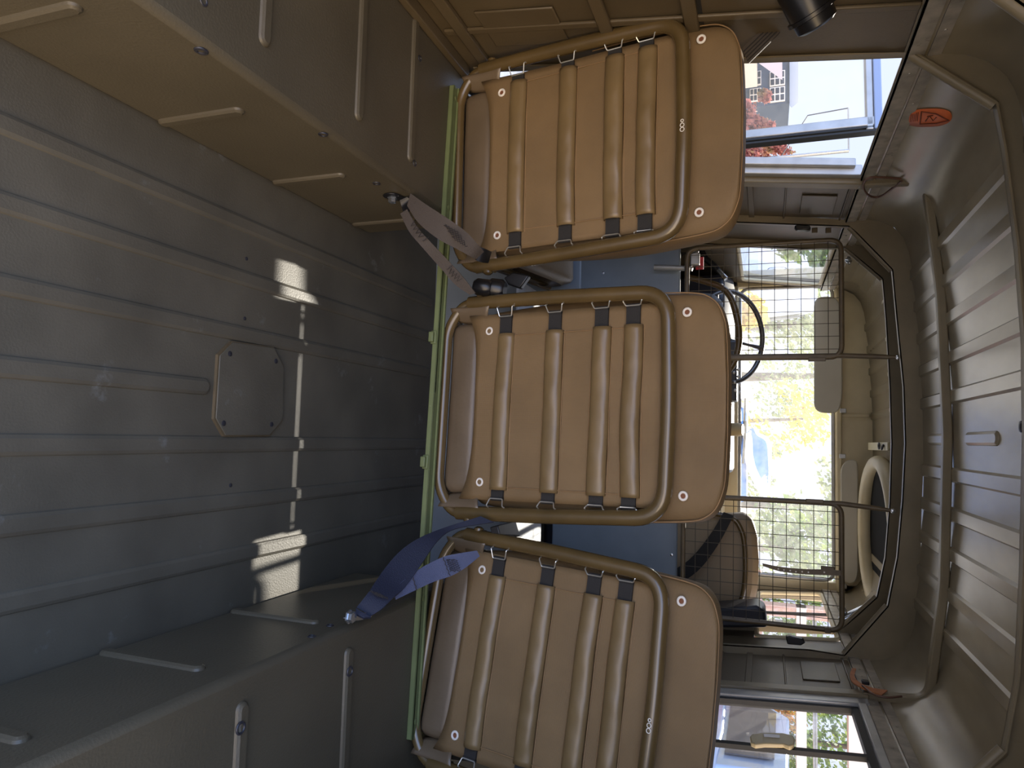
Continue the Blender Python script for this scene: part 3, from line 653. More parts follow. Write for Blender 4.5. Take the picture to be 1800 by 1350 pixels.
zig([((743, 424), (754, 417))], 0.6, 4, ya-0.013, bl); zig([((786, 474), (795, 467))], 0.6, 4, 1.40, bl)
bk = MB()
for q, r, y in (((848, 505), 0.020, 1.50), ((872, 508), 0.024, 1.52)):
    p = aY(*q, y); bk.lathe([(r*0.7, -0.02), (r, -0.012), (r, 0.014), (r*0.75, 0.022)], p, (0.15, 0.1, 1), 16)
bk2 = MB(); bk2.prism([aY(*q, 1.56) for q in ((885, 488), (902, 478), (930, 484), (914, 507), (893, 500))], (0.0, 0.02, 0.0))
part('buckle', bk, M_black, bl); part('buckle', bk2, M_black, bl, bevel=0.003)

p1 = aZ(612, 1085, AH)
br = thing('seat_belt', 'navy blue twisted lap belt bolted to the right wheel box', 'seat belt', p1)
m = MB(); m.prism([aZ(*q, AH+0.001) for q in ((602, 1086), (612, 1079), (640, 1076), (654, 1078), (650, 1085), (632, 1090), (612, 1092))], (0, 0, 0.004)); part('anchor_plate', m, M_steel, br, bevel=0.001)
pb = aZ(613, 1084, AH+0.005); m = MB(); m.lathe([(0.013, 0), (0.013, 0.003), (0.0105, 0.0032), (0.0105, 0.011), (0.006, 0.013)], (pb.x, pb.y, AH+0.005), (0, 0, 1), 6); part('bolt', m, M_steel, br)
s3 = MB(); belt(s3, [(627, 1068, 652, 1083, 1.20), (640, 1052, 672, 1070, 1.21), (652, 1036, 690, 1052, 1.23), (676, 1000, 712, 1032, 1.28), (705, 968, 742, 990, 1.33), (740, 945, 770, 950, 1.37), (790, 925, 800, 930, 1.41), (845, 908, 868, 918, 1.44)])
part('strap', s3, M_beltn, br)
s4 = MB(); belt(s4, [(690, 1036, 696, 1054, 1.26), (725, 1008, 733, 1036, 1.31), (755, 990, 764, 1022, 1.35), (782, 978, 794, 1012, 1.38), (806, 973, 818, 998, 1.40), (838, 968, 843, 978, 1.43)])
part('strap', s4, M_beltb, br)
lp = MB(); belt(lp, [(626, 1070, 652, 1086, 1.19), (628, 1080, 640, 1086, 1.185), (650, 1078, 652, 1086, 1.20)], 0.003); part('webbing_loop', lp, M_beltn, br)
zig([((650+o*4, 1038+o*1.5), (666+o*4, 1048+o*1))[::1 if o % 2 else -1] for o in range(5)], 1.5, 10, 1.215, br)
zig([((786+o*4, 984), (793+o*4, 1004))[::1 if o % 2 else -1] for o in range(5)], 1.5, 10, 1.38, br)
zig([((726, 1015), (733, 1038))], 0.8, 6, 1.305, br); zig([((779, 980), (791, 1012))], 0.8, 8, 1.37, br)
m = MB(); belt(m, [(868, 925, 872, 942, 1.49), (900, 918, 908, 944, 1.6)], 0.01); part('buckle', m, M_black, br, bevel=0.002)

# left upper belt reel and webbing
rl_ = thing('belt_reel', 'black belt reel on the left wall above the left seat, grey webbing hanging from it', 'belt reel', aX(1430, 30, -0.84))
a0, a1 = aX(1395, -40, -0.87), aX(1436, 42, -0.80)
m = MB(); ax_ = (a1 - a0); m.lathe([(0.036, 0), (0.041, 0.01), (0.041, ax_.length*0.72), (0.046, ax_.length*0.73), (0.046, ax_.length*0.8), (0.039, ax_.length*0.82), (0.038, ax_.length), (0.03, ax_.length*1.05), (0.01, ax_.length*1.06)], a0, ax_, 24); part('housing', m, M_black, rl_)
m = MB(); m.prism([aX(*q, -0.868) for q in ((1380, -20), (1480, -20), (1486, 6), (1470, 16), (1440, 4), (1385, 10))], (-0.01, 0, 0)); part('bracket', m, M_alu, rl_, bevel=0.002)
m = MB(); belt(m, [(1388, 2, 1404, 18, 1.50), (1350, 42, 1368, 60, 1.51), (1304, 86, 1316, 112, 1.515)], 0.002); part('webbing', m, M_beltg, rl_)
m = MB()
for k in (0.2, 0.4, 0.6, 0.8): m.tube([aY(1388 + 16*k, 2 + 16*k, 1.497), aY(1350 + 18*k, 42 + 18*k, 1.507), aY(1304 + 12*k, 86 + 26*k, 1.512)], 0.0012, 5)
part('stripe', m, M_web, rl_)
m = MB(); m.prism([aX(*q, -0.885) for q in ((1205, -30), (1318, -30), (1312, 46), (1262, 40), (1212, 22))], (0.02, 0, 0))
solo('kit_bag', m, M_web, 'dark flat cloth panel hanging on the left wall above the left seat top', 'cloth', bevel=0.006)

# ================================================================== MESH GUARDS
GY = 2.862
def guard(label, x0, x1, zb, zt, post_x, post_top, cols_shift, tabq):
    g = thing('mesh_guard', label, 'mesh guard', ((x0+x1)/2, GY, 0.67))
    fr = arc([(x0, GY, zb), (x1, GY, zb), (x1, GY, zt), (x0, GY, zt)], 0.045, 6, True)
    part('frame', MB().tube(fr, 0.0095, 10, True), M_meshf, g)
    part('post', MB().tube([(post_x[0], GY, 0.60), (post_x[0], GY, zt), (post_x[1], GY-0.001, post_top-0.05), (post_x[2], GY-0.012, post_top)], [0.0095, 0.0095, 0.009, 0.006], 10), M_meshf, g)
    m = MB(); c = 0.0478
    k = 0
    while x0 + cols_shift + k*c < x1 - 0.006:
        x = x0 + cols_shift + k*c; m.tube([(x, GY-0.004, zb), (x, GY-0.004, zt)], 0.00135, 5); k += 1
    k = 1
    while zb + k*c*0.98 < zt - 0.005:
        z = zb + k*c*0.98; m.tube([(x0, GY-0.0065, z), (x1, GY-0.0065, z)], 0.00135, 5); k += 1
    part('wire_mesh', m, M_wire, g)
    p = aY(*tabq, GY - 0.01); part('latch_tab', MB().box((p.x, GY-0.008, p.z), (0.014, 0.012, 0.06)), M_meshf, g, bevel=0.002)
    bt = MB(); bt.lathe([(0.009, 0), (0.009, 0.006), (0.004, 0.008)], (post_x[2], GY-0.016, post_top-0.004), (0, -1, 0), 6); part('bolt', bt, M_steel, g)
    return g
gl = guard('left wire mesh guard behind the steering wheel', -0.765, -0.322, 0.705, 1.266, (-0.328, -0.322, -0.318), 1.452, 0.03, (1436, 632))
gr = guard('right wire mesh guard in front of the passenger front seat', 0.215, 0.668, 0.70, 1.262, (0.214, 0.224, 0.229), 1.43, 0.03, (1432, 881))
for q, g in (((1456, 405), gl), ((1432, 405), gl)):
    p = aY(*q, 2.85); part('hinge', MB().box((p.x, 2.852, p.z), (0.02, 0.012, 0.02)), M_meshf, g, bevel=0.002)
p = aY(1455, 1108, 2.85); part('hinge', MB().box((p.x, 2.852, p.z), (0.02, 0.012, 0.02)), M_meshf, gr, bevel=0.002)
def latch(label, q, s):
    p = [aY(a, b_, 2.74) for a, b_ in q]
    solo('window_catch', MB().prism(p, (0, 0.03, 0)), M_black, label, 'catch', bevel=0.004)
latch('black catch on the right window post, beneath the front roof frame', ((1381, 1120), (1388, 1118), (1412, 1124), (1416, 1130), (1408, 1135), (1384, 1133)), 1)
latch('black and white catch on the left post beside the mesh guard', ((1396, 397), (1402, 394), (1424, 396), (1426, 402), (1420, 404), (1400, 404)), 1)
# punched strap on the right guard
sg = thing('punched_strap', 'brown strap with punched holes hanging across the right mesh guard', 'strap', aY(1400, 1000, 2.83))
A = spl([aY(*q, 2.835) for q in ((1340, 990), (1370, 996), (1410, 1000), (1450, 1001), (1478, 1003))], 5); B = spl([aY(*q, 2.835) for q in ((1341, 995), (1370, 1004), (1410, 1009), (1450, 1011), (1478, 1012))], 5)
part('leather', MB().ribbon(A, B, 0.0015), M_meshf, sg)
for q in ((1368, 1000), (1378, 1002), (1389, 1003), (1399, 1005), (1410, 1005), (1421, 1006), (1449, 1006)):
    part('hole', MB().lathe([(0.003, 0), (0.0001, 0.0006)], aY(*q, 2.831), (0, -1, 0), 8), M_white, sg)
p = aY(1455, 1003, 2.84); part('buckle', MB().box((p.x, 2.842, p.z), (0.03, 0.012, 0.045)), M_meshf, sg, bevel=0.003)

# ================================================================== CAB CONTENTS
# steering wheel
wc = aY(1282, 592, 3.62); WAX = Vector((0.03, -0.68, 0.73)).normalized(); WR = 0.225
sw = thing('steering_wheel', 'dark thin rimmed steering wheel behind the left mesh guard', 'steering wheel', wc)
part('rim', MB().torus(wc, WAX, WR, 0.0125, 48, 10), M_wheel, sw)
u = Vector((1, 0, 0)); u = (u - WAX*u.dot(WAX)).normalized(); w_ = WAX.cross(u)
for ang in (80, 205, 325):
    a = math.radians(ang); d = u*math.cos(a) + w_*math.sin(a)
    part('spoke', MB().tube([wc - WAX*0.05 + d*0.03, wc - WAX*0.02 + d*0.15, wc + d*WR*0.97], [0.009, 0.007, 0.012], 8), M_wheel, sw)
part('hub', MB().lathe([(0.045, -0.07), (0.05, -0.05), (0.04, -0.03), (0.01, -0.025)], wc, WAX, 24), M_black, sw)
part('column', MB().tube([wc - WAX*0.06, wc - WAX*0.5], 0.02, 10), M_black, sw)
# dashboard
db = thing('dashboard', 'dark dashboard below the windscreen with switches right of the steering wheel', 'dashboard', (-0.1, 3.85, 0.3))
m = MB(); m.prism([(-0.84, 3.70, 0.35), (-0.84, 3.66, 0.80), (-0.84, 3.78, 0.845), (-0.84, 3.99, 0.845), (-0.84, 3.99, 0.35)], (1.0, 0, 0)); part('body', m, M_dark, db, bevel=0.02)
m = MB(); m.prism([(0.16, 3.80, 0.35), (0.16, 3.80, 0.78), (0.16, 3.99, 0.80), (0.16, 3.99, 0.35)], (0.62, 0, 0)); part('shelf', m, M_tan, db, bevel=0.015)
cl = aY(1296, 668, 3.66)
part('switch_panel', MB().bb(-0.50, -0.20, 3.65, 3.80, 0.70, 0.868), M_dark, db, bevel=0.008)
for q in ((1290, 645), (1298, 650), (1290, 655), (1298, 662), (1291, 672), (1300, 676), (1292, 686), (1300, 690)):
    p = aY(*q, 3.648); part('switch', MB().lathe([(0.008, 0), (0.008, 0.008), (0.004, 0.012)], p, (0, -1, 0.1), 12), M_alu, db)
p = aY(1288, 755, 3.75)
part('wiper_motor', MB().lathe([(0.02, -0.05), (0.032, -0.045), (0.034, 0.03), (0.028, 0.05)], p, (0.0, -0.2, 1), 18), M_handle, db)
# driver's seat back with tube
ds = thing('driver_seat', "driver's seat back, blue grey panel with a bent metal tube, left behind the mesh", 'seat', aY(1240, 560, 3.25) - Vector((0, 0, 0.5)))
dtube = spl([aY(*q, 3.22) for q in ((1205, 486), (1235, 494), (1266, 504), (1284, 522), (1294, 552), (1299, 585), (1297, 615), (1288, 640), (1270, 660), (1235, 670), (1200, 672))], 5)
part('back_frame', MB().tube(dtube, 0.0145, 10), M_frame, ds)
m = MB(); m.prism([aY(*q, 3.25) for q in ((1180, 510), (1255, 515), (1270, 530), (1278, 570), (1276, 610), (1262, 635), (1180, 640))], (0, 0.07, 0)); part('backrest', m, M_blue, ds, bevel=0.02)
part('base', MB().bb(-0.62, -0.18, 3.2, 3.6, 0.0, 0.42), M_blue, ds, bevel=0.02)
m = MB(); p = aY(1256, 534, 3.248); m.lathe([(0.011, 0), (0.006, 0.003), (0.0001, 0.003)], p, (0, -1, 0), 12); part('rivet', m, M_white, ds)
# belt stalk and lever left of the wheel
m = MB(); A = [aY(*q, 3.3) for q in ((1228, 428), (1240, 455), (1258, 470), (1276, 492))]; m.tube(A, [0.012, 0.016, 0.014, 0.010], 10)
bs = thing('belt_stalk', 'dark belt stalk with shiny tongue left of the steering wheel', 'belt stalk', A[0])
part('stalk', m, M_black, bs); part('tongue', MB().tube([aY(1262, 474, 3.27), aY(1276, 490, 3.27)], [0.008, 0.011], 8), M_steel, bs)
part('webbing', merge(belt(MB(), [(1222, 430, 1246, 425, 3.4), (1160, 455, 1190, 455, 3.4)])), M_web, bs)
cl_ = thing('pipe_clamp', 'grey upright tube with clamp and red tag left of the driver seat', 'clamp', aY(1218, 470, 2.9) - Vector((0, 0, 0.1)))
part('tube', MB().tube([aY(1150, 470, 2.90), aY(1215, 472, 2.9), aY(1224, 440, 2.9)], 0.012, 10), M_alu, cl_)
p = aY(1222, 456, 2.89); part('clamp', MB().box(p, (0.05, 0.03, 0.035)), M_alu, cl_, bevel=0.004)
p = aY(1230, 463, 2.93); part('tag', MB().box(p, (0.05, 0.01, 0.03)), M_tag, cl_)
# passenger front seat
ps = thing('front_passenger_seat', 'tan front passenger seat back behind the right mesh guard', 'seat', aY(1250, 1000, 3.4) - Vector((0, 0, 0.7)))
m = MB(); m.prism([aY(*q, 3.30) for q in ((1130, 1075), (1130, 930), (1262, 905), (1305, 903), (1322, 912), (1331, 945), (1334, 990), (1332, 1035), (1326, 1064), (1300, 1078))], (0, 0.11, 0)); part('backrest', m, mat('front_seat_vinyl', srgb(140, 122, 96), 0.5, var=0.06), ps, bevel=0.025)
tb = spl([aY(*q, 3.285) for q in ((1240, 900), (1285, 910), (1302, 930), (1309, 960), (1310, 1010), (1306, 1045), (1298, 1066))], 5); part('back_frame', MB().tube(tb, 0.011, 10), M_frame, ps)
part('base', MB().bb(0.22, 0.72, 3.3, 3.75, 0.0, 0.42), M_dark, ps, bevel=0.02)
m = MB(); belt(m, [(1290, 906, 1272, 900, 3.26), (1262, 958, 1248, 940, 3.26), (1225, 1005, 1210, 985, 3.27), (1170, 1040, 1160, 1015, 3.28)], 0.002)
fbelt = thing('seat_belt', 'dark diagonal belt across the front passenger seat behind the right mesh guard', 'seat belt', aY(1230, 980, 3.26))
part('webbing', m, M_web, fbelt)
m = MB(); m.prism([aY(*q, 3.0) for q in ((1255, 1070), (1330, 1065), (1345, 1074), (1349, 1104), (1262, 1104))], (0, 0.16, 0))
solo('heater_box', m, M_dark, 'dark box at the lower right corner behind the right mesh guard', 'box', bevel=0.012)
# sun visors
def visor(label, q, y, hq):
    v_ = thing('sun_visor', label, 'sun visor', aY(*q[0], y))
    part('pad', MB().prism(arc([aY(*p, y) for p in q], 0.05, 5, True), (0, 0.018, 0)), M_grey, v_, bevel=0.006)
    for h in hq:
        p = aY(*h, y + 0.02); part('hinge', MB().box(p, (0.022, 0.03, 0.028)), M_alu, v_, bevel=0.003)
visor('left sun visor folded down across the top of the windscreen', ((1431, 521), (1474, 521), (1481, 560), (1481, 700), (1474, 727), (1431, 725)), 3.93, ((1482, 722),))
visor('right sun visor, lying higher along the windscreen header', ((1478, 822), (1489, 808), (1507, 808), (1509, 830), (1509, 1010), (1503, 1026), (1486, 1026), (1478, 1010)), 3.93, ((1481, 802), (1483, 1030)))
# roof hatch ring
hr = thing('roof_hatch', 'round padded hatch opening with dark inside in the cab roof', 'roof hatch', (0.40, 3.56, 1.50))
part('rim', MB().torus((0.40, 3.56, 1.478), (0, 0.06, 1), 0.325, 0.032, 48, 12), M_tan, hr)
part('lining', MB().lathe([(0.31, -0.004), (0.31, 0.004), (0.28, 0.006)], (0.40, 3.56, 1.484), (0, 0, 1), 40), mat('hatch_recess_shade', srgb(14, 14, 15), 0.9, spec=0.1), hr)  # near-black disc stands in for the shaded depth of the hatch
hs = thing('roof_bracket', 'pale metal strap with a bolt on the cab roof beside the round hatch', 'bracket', aZ(1542, 786, 1.47))
m = MB(); A = [aZ(*q, 1.475) for q in ((1526, 778), (1560, 777), (1560, 792), (1526, 791))]; m.prism(A, (0, 0, 0.006)); part('strap', m, mat('pale_strap', srgb(205, 196, 160), 0.5), hs, bevel=0.002)
part('chain', merge(MB().torus(aZ(1545, 784, 1.468), (0, 0, 1), 0.012, 0.004), MB().torus(aZ(1551, 786, 1.468), (0.3, 0, 1), 0.010, 0.004)), M_dark, hs)
# chrome bits at the window corners
for nm, q, lab in (('wing_nut', (1492, 458), 'bright wing nut under the left gusset corner'), ('wing_nut', (1484, 1075), 'bright wing nut under the right gusset corner')):
    p = aY(*q, 3.2); m = MB(); m.lathe([(0.010, -0.012), (0.012, 0), (0.006, 0.014)], p, (0.4, -0.7, 0.4), 10); m.box(p, (0.034, 0.008, 0.012)); solo(nm, m, M_steel, lab, 'nut')
# right cab grab tube
p = MB().tube([aY(1478, 1092, 3.25), aY(1500, 1080, 3.25), aY(1530, 1066, 3.3)], 0.018, 12)
solo('grab_tube', p, M_steel, 'silver tube running up to the hatch behind the right gusset', 'tube')

# ================================================================== SMALL THINGS ON THE ROOF AND WALLS
# oval sticker
sk = thing('warning_sticker', 'orange oval warning sticker with a triangle on the upper left side near the roof', 'sticker', aX(1632, 207, -0.805))
def onwall(px, py, o=0.0):
    p = aX(px, py, -0.808 + o)
    if p.z > 1.34: 
        for _ in range(12):
            z = p.z; xx = -0.812 + 0.012*min(1, max(0, (z-1.34)/0.05)) + 0.024*max(0, min(1, (z-1.39)/0.042)) + 0.002
            p = aX(px, py, xx + o)
    else: p = aX(px, py, -0.8105 + o)
    return p
ov = [(1632 + 41*math.copysign(abs(math.cos(t))**0.8, math.cos(t)), 207 + 16*math.copysign(abs(math.sin(t))**0.8, math.sin(t)) - 2*math.cos(t)) for t in [2*PI*k/40 for k in range(40)]]
ctr = onwall(1632, 207, 0.002)
v = [onwall(*q, 0.002) for q in ov]; v2 = [onwall(1632 + (q[0]-1632)*0.5, 207 + (q[1]-207)*0.5, 0.002) for q in ov]
m = MB(); m.add(v + v2 + [ctr], [(k, (k+1) % 40, 40 + (k+1) % 40, 40 + k) for k in range(40)] + [(40+k, 40+(k+1) % 40, 80) for k in range(40)])
part('face', m, M_orange, sk, angle=80, solid=0.0008)
m = MB(); m.tube([onwall(*q, 0.0035) for q in ((1617, 218), (1620, 196), (1645, 200), (1668, 212), (1645, 217))], 0.0016, 5, True)
m.tube([onwall(*q, 0.0035) for q in ((1627, 213), (1634, 204), (1640, 212), (1646, 206))], 0.0016, 5)
m.tube([onwall(*q, 0.0035) for q in ((1630, 205), (1640, 203))], 0.0014, 5)
part('pictogram', m, M_ink, sk)
m = MB()
for k in range(5): m.tube([onwall(1600 + k*3, 214 - k*0.3, 0.0035), onwall(1602 + k*3, 201 - k*0.9, 0.0035)], 0.0009, 5)
part('small_print', m, M_ink, sk)
# cables at the left and right
def cable(label, P, r=0.0035, mt=M_wirebr):
    solo('cable', MB().tube(spl(P, 6), r, 8), mt, label, 'cable')
cable('loop of brown cable over the left metal strip by the doorway', [aX(*q, -0.79) for q in ((1585, 318), (1570, 330), (1548, 345), (1530, 345), (1518, 332), (1520, 318), (1532, 312), (1555, 312), (1583, 314))])
lf = thing('leather_strap', 'orange brown leather strap end hanging from the right metal strip', 'strap', aX(1500, 1190, 0.70))
A = spl([aX(*q, 0.71) for q in ((1498, 1175), (1494, 1186), (1497, 1198), (1512, 1208), (1530, 1216), (1550, 1222))], 5); B = spl([aX(*q, 0.71) for q in ((1505, 1176), (1502, 1188), (1506, 1196), (1516, 1203), (1535, 1210), (1560, 1214))], 5)
part('strap', MB().ribbon(A, B, 0.0015), M_leather, lf); 
part('cord', MB().tube(spl([aX(*q, 0.705) for q in ((1516, 1205), (1535, 1220), (1560, 1226), (1585, 1224))], 6), 0.003, 6), M_wirebr, lf)
part('clip', MB().box(aX(1521, 1199, 0.705), (0.01, 0.025, 0.02)), M_black, lf, bevel=0.002)
rc = MB().lathe([(0.012, 0), (0.012, 0.004), (0.004, 0.006)], aZ(1797, 750, 1.502), (0, 0, -1), 14)
solo('roof_bolt', rc, M_dark, 'dark round bolt head in the roof at the edge of the picture', 'bolt')

# ================================================================== OUTSIDE
GZ = -0.95
M_ground = mat('gravel', srgb(178, 172, 160), 0.9, var=0.25, vscale=3, detail=10, bump=0.6, bscale=60, wear=(srgb(232, 228, 220), 1.2, 0.5, 0.2))
g = MB(); g.grid(lambda u, v_: (-90 + 180*u, -60 + 180*v_, GZ), 2, 2)
tag(mesh_obj('ground', g, M_ground, solid=0.02), 'pale gravel ground outside the vehicle', 'ground', kind='structure')
LM = dict(green=leafmat('green_leaves', srgb(58, 84, 36), srgb(96, 124, 56), srgb(150, 168, 84)), yellow=leafmat('yellow_leaves', srgb(190, 160, 40), srgb(222, 196, 60), srgb(238, 216, 100)),
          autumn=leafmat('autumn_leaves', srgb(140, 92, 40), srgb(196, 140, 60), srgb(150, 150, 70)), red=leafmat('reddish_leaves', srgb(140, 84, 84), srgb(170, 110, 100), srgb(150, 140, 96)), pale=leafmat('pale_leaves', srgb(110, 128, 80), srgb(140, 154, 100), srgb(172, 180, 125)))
M_bark = mat('bark', srgb(90, 78, 64), 0.9, var=0.2, vscale=12)
def tree(label, x, y, z0, h, r, lm, nl=900, leaf=0.16, trunk=True):
    t = thing('tree', label, 'tree', (x, y, GZ))
    m = MB()
    cl = [(Vector((random.gauss(0, r*0.4), random.gauss(0, r*0.4), z0 + h*random.uniform(0.15, 0.95))), r*random.uniform(0.28, 0.5)) for _ in range(12)]
    for _ in range(nl):
        c_, rr = random.choice(cl); d = Vector((random.gauss(0, 1), random.gauss(0, 1), random.gauss(0, 1))).normalized()
        p = Vector((x, y, 0)) + c_ + d*rr*random.uniform(0.5, 1.05)
        a = Vector((random.gauss(0, 1), random.gauss(0, 1), random.gauss(0, 1))).normalized(); b2 = a.orthogonal().normalized(); c2 = a.cross(b2); l = leaf*random.uniform(0.6, 1.3)
        m.add([p - b2*l*0.5, p - c2*l*0.28 + a*l*0.06, p + b2*l*0.5, p + c2*l*0.28 + a*l*0.06], [(0, 1, 2, 3)])
    part('foliage', m, LM[lm], t, angle=180)
    if trunk: part('trunk', MB().tube([(x, y, GZ), (x + 0.1, y, z0*0.5), (x, y + 0.1, z0 + h*0.7)], [r*0.09, r*0.07, r*0.03], 8), M_bark, t)
def at_dir(px, py, d): r = ray(px, py); r = Vector((r.x, r.y, 0)).normalized(); return r.x*d, r.y*d
def T(label, px, py, d, z0, h, r, lm, **k): x, y = at_dir(px, py, d); tree(label, x, y, z0, h, r, lm, **k)
T('small yellow tree seen through the left mesh guard', 1345, 552, 11.5, -0.2, 1.3, 0.45, 'yellow', leaf=0.14)
T('tall yellow tree in the middle of the windscreen', 1345, 735, 20, 0.4, 2.2, 0.9, 'yellow', nl=700, leaf=0.16)
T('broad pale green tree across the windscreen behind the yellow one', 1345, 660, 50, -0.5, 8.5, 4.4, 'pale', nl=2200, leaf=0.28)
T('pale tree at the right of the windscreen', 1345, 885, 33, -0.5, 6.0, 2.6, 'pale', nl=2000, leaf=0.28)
T('green tree seen through the right mesh guard', 1345, 960, 24, -0.5, 4.4, 1.8, 'green', nl=1600, leaf=0.24)
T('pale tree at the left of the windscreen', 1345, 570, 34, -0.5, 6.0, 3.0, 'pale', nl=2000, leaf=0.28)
T('dark green tree outside the driver window', 1345, 402, 13, -0.4, 3.6, 0.75, 'green', nl=1600, leaf=0.16)
T('green bush outside the driver window beside the pale van', 1345, 450, 25, -0.4, 5.0, 1.5, 'green', nl=1500, leaf=0.18)
T('autumn tree outside the passenger cab window', 1345, 1090, 27, -0.5, 4.5, 2.0, 'green', nl=1500, leaf=0.2)
T('reddish tree beside the house at the left doorway', 1345, 205, 27, -0.9, 2.2, 0.8, 'red', nl=1200, leaf=0.22)
T('reddish tree in the hinge gap of the open door', 1345, 275, 33, -0.9, 3.4, 1.0, 'red', nl=1600, leaf=0.2)
T('orange and green autumn tree outside the right window', 1345, 1240, 26, 0.1, 2.2, 1.3, 'autumn', nl=1600, leaf=0.14)
T('bright green tree behind the brick pillar outside the right window', 1345, 1290, 28, 0.9, 5.4, 2.0, 'green', nl=2600, leaf=0.2)
T('bright green tree at the lower corner of the right window', 1345, 1375, 24, 0.9, 4.8, 1.9, 'green', nl=2200, leaf=0.2)
# dark house seen through the open door
HY = 42.0
hx1 = aY(1388, 181, HY); hz = hx1.z
hs_ = thing('house', 'dark grey house with white windows seen through the open door glass', 'house', (hx1.x - 6, HY, GZ))
part('wall', MB().bb(hx1.x - 12, hx1.x, HY, HY+7, GZ, hz), mat('house_wall', srgb(66, 76, 92), 0.8, var=0.1), hs_)
for (a, b_) in (((1353, 128), (1380, 150)), ((1353, 156), (1380, 178)), ((1318, 128), (1338, 150)), ((1318, 158), (1338, 178))):
    p, q = aY(*a, HY), aY(*b_, HY); x0, x1 = sorted((p.x, q.x)); z0, z1 = sorted((p.z, q.z))
    w = part('window', MB().bb(x0, x1, HY-0.1, HY+0.05, z0, z1), M_white, hs_)
    m = MB()
    for i in range(2):
        for j in range(3): m.bb(x0 + (x1-x0)*(0.07+0.48*i), x0 + (x1-x0)*(0.45+0.48*i), HY-0.13, HY-0.08, z0 + (z1-z0)*(0.06+0.32*j), z0 + (z1-z0)*(0.30+0.32*j))
    part('pane', m, M_dark, w)
part('roof', MB().prism([(hx1.x-12.3, HY-0.3, hz), (hx1.x+0.3, HY-0.3, hz), (hx1.x-1.5, HY+3, hz+0.5), (hx1.x-12.3, HY+3, hz+0.5)], (0, 0.3, 0.1)), mat('house_roof', srgb(120, 126, 138), 0.7), hs_)
nb = aY(1366, 100, HY-4)
b2 = thing('house', 'pale house end at the left edge of the open door glass', 'house', (nb.x-4, HY-4, GZ))
part('wall', MB().bb(nb.x-8, nb.x, HY-4, HY-1, GZ, nb.z-1.0), mat('pale_wall', srgb(214, 206, 194), 0.8), b2); part('roof', MB().prism([(nb.x-8, HY-4.2, nb.z-1.0), (nb.x+0.2, HY-4.2, nb.z-1.0), (nb.x+0.2, HY-2, nb.z+0.2), (nb.x-8, HY-2, nb.z+0.2)], (0, 0.2, 0.1)), mat('pale_roof', srgb(190, 170, 160), 0.8), b2)
# street lamp post with wire
pp = aY(1492, 265, 24); m = MB().tube([(pp.x, 24, GZ), (pp.x, 24, aY(1492, 265, 24).z)], 0.06, 8); 
sp_ = thing('utility_pole', 'thin pale utility pole with wires in the hinge gap of the open door', 'pole', (pp.x, 24, GZ)); part('pole', m, M_alu, sp_)
q = aY(1491, 190, 24); part('cross_arm', MB().tube([(pp.x, 24, pp.z), (q.x, 24, q.z)], 0.025, 6), M_alu, sp_)
r_ = aY(1340, 214, 24); part('wire', MB().tube([(q.x, 24, q.z), aY(1420, 203, 24), (r_.x, 30, r_.z)], 0.02, 5), M_dark, sp_)
# blue tarpaulin with pale pipes
M_tarp = mat('blue_tarp', srgb(60, 120, 190), 0.5, var=0.15, vscale=4)
def front(px, py, d): return aY(px, py, d)
tp = thing('paddling_pool', 'blue covered frame pool with pale rim in front of the windscreen', 'pool', (aY(1345, 790, 11).x, 11, GZ))
A = spl([front(*q, 11) for q in ((1323, 752), (1330, 765), (1347, 775), (1350, 800), (1350, 830), (1346, 868))], 5); Bq = spl([front(*q, 10.6) for q in ((1312, 762), (1315, 775), (1316, 800), (1322, 825), (1334, 850), (1345, 870))], 5)
part('cover', MB().ribbon(A, Bq, 0.02), M_tarp, tp)
part('rim', merge(MB().tube(A, 0.05, 8), MB().tube(Bq, 0.06, 8)), M_white, tp)
cx = aY(1345, 800, 11).x
part('wall', MB().bb(cx-0.7, cx+0.7, 10.8, 11.6, GZ, 0.75), M_tarp, tp, bevel=0.1)
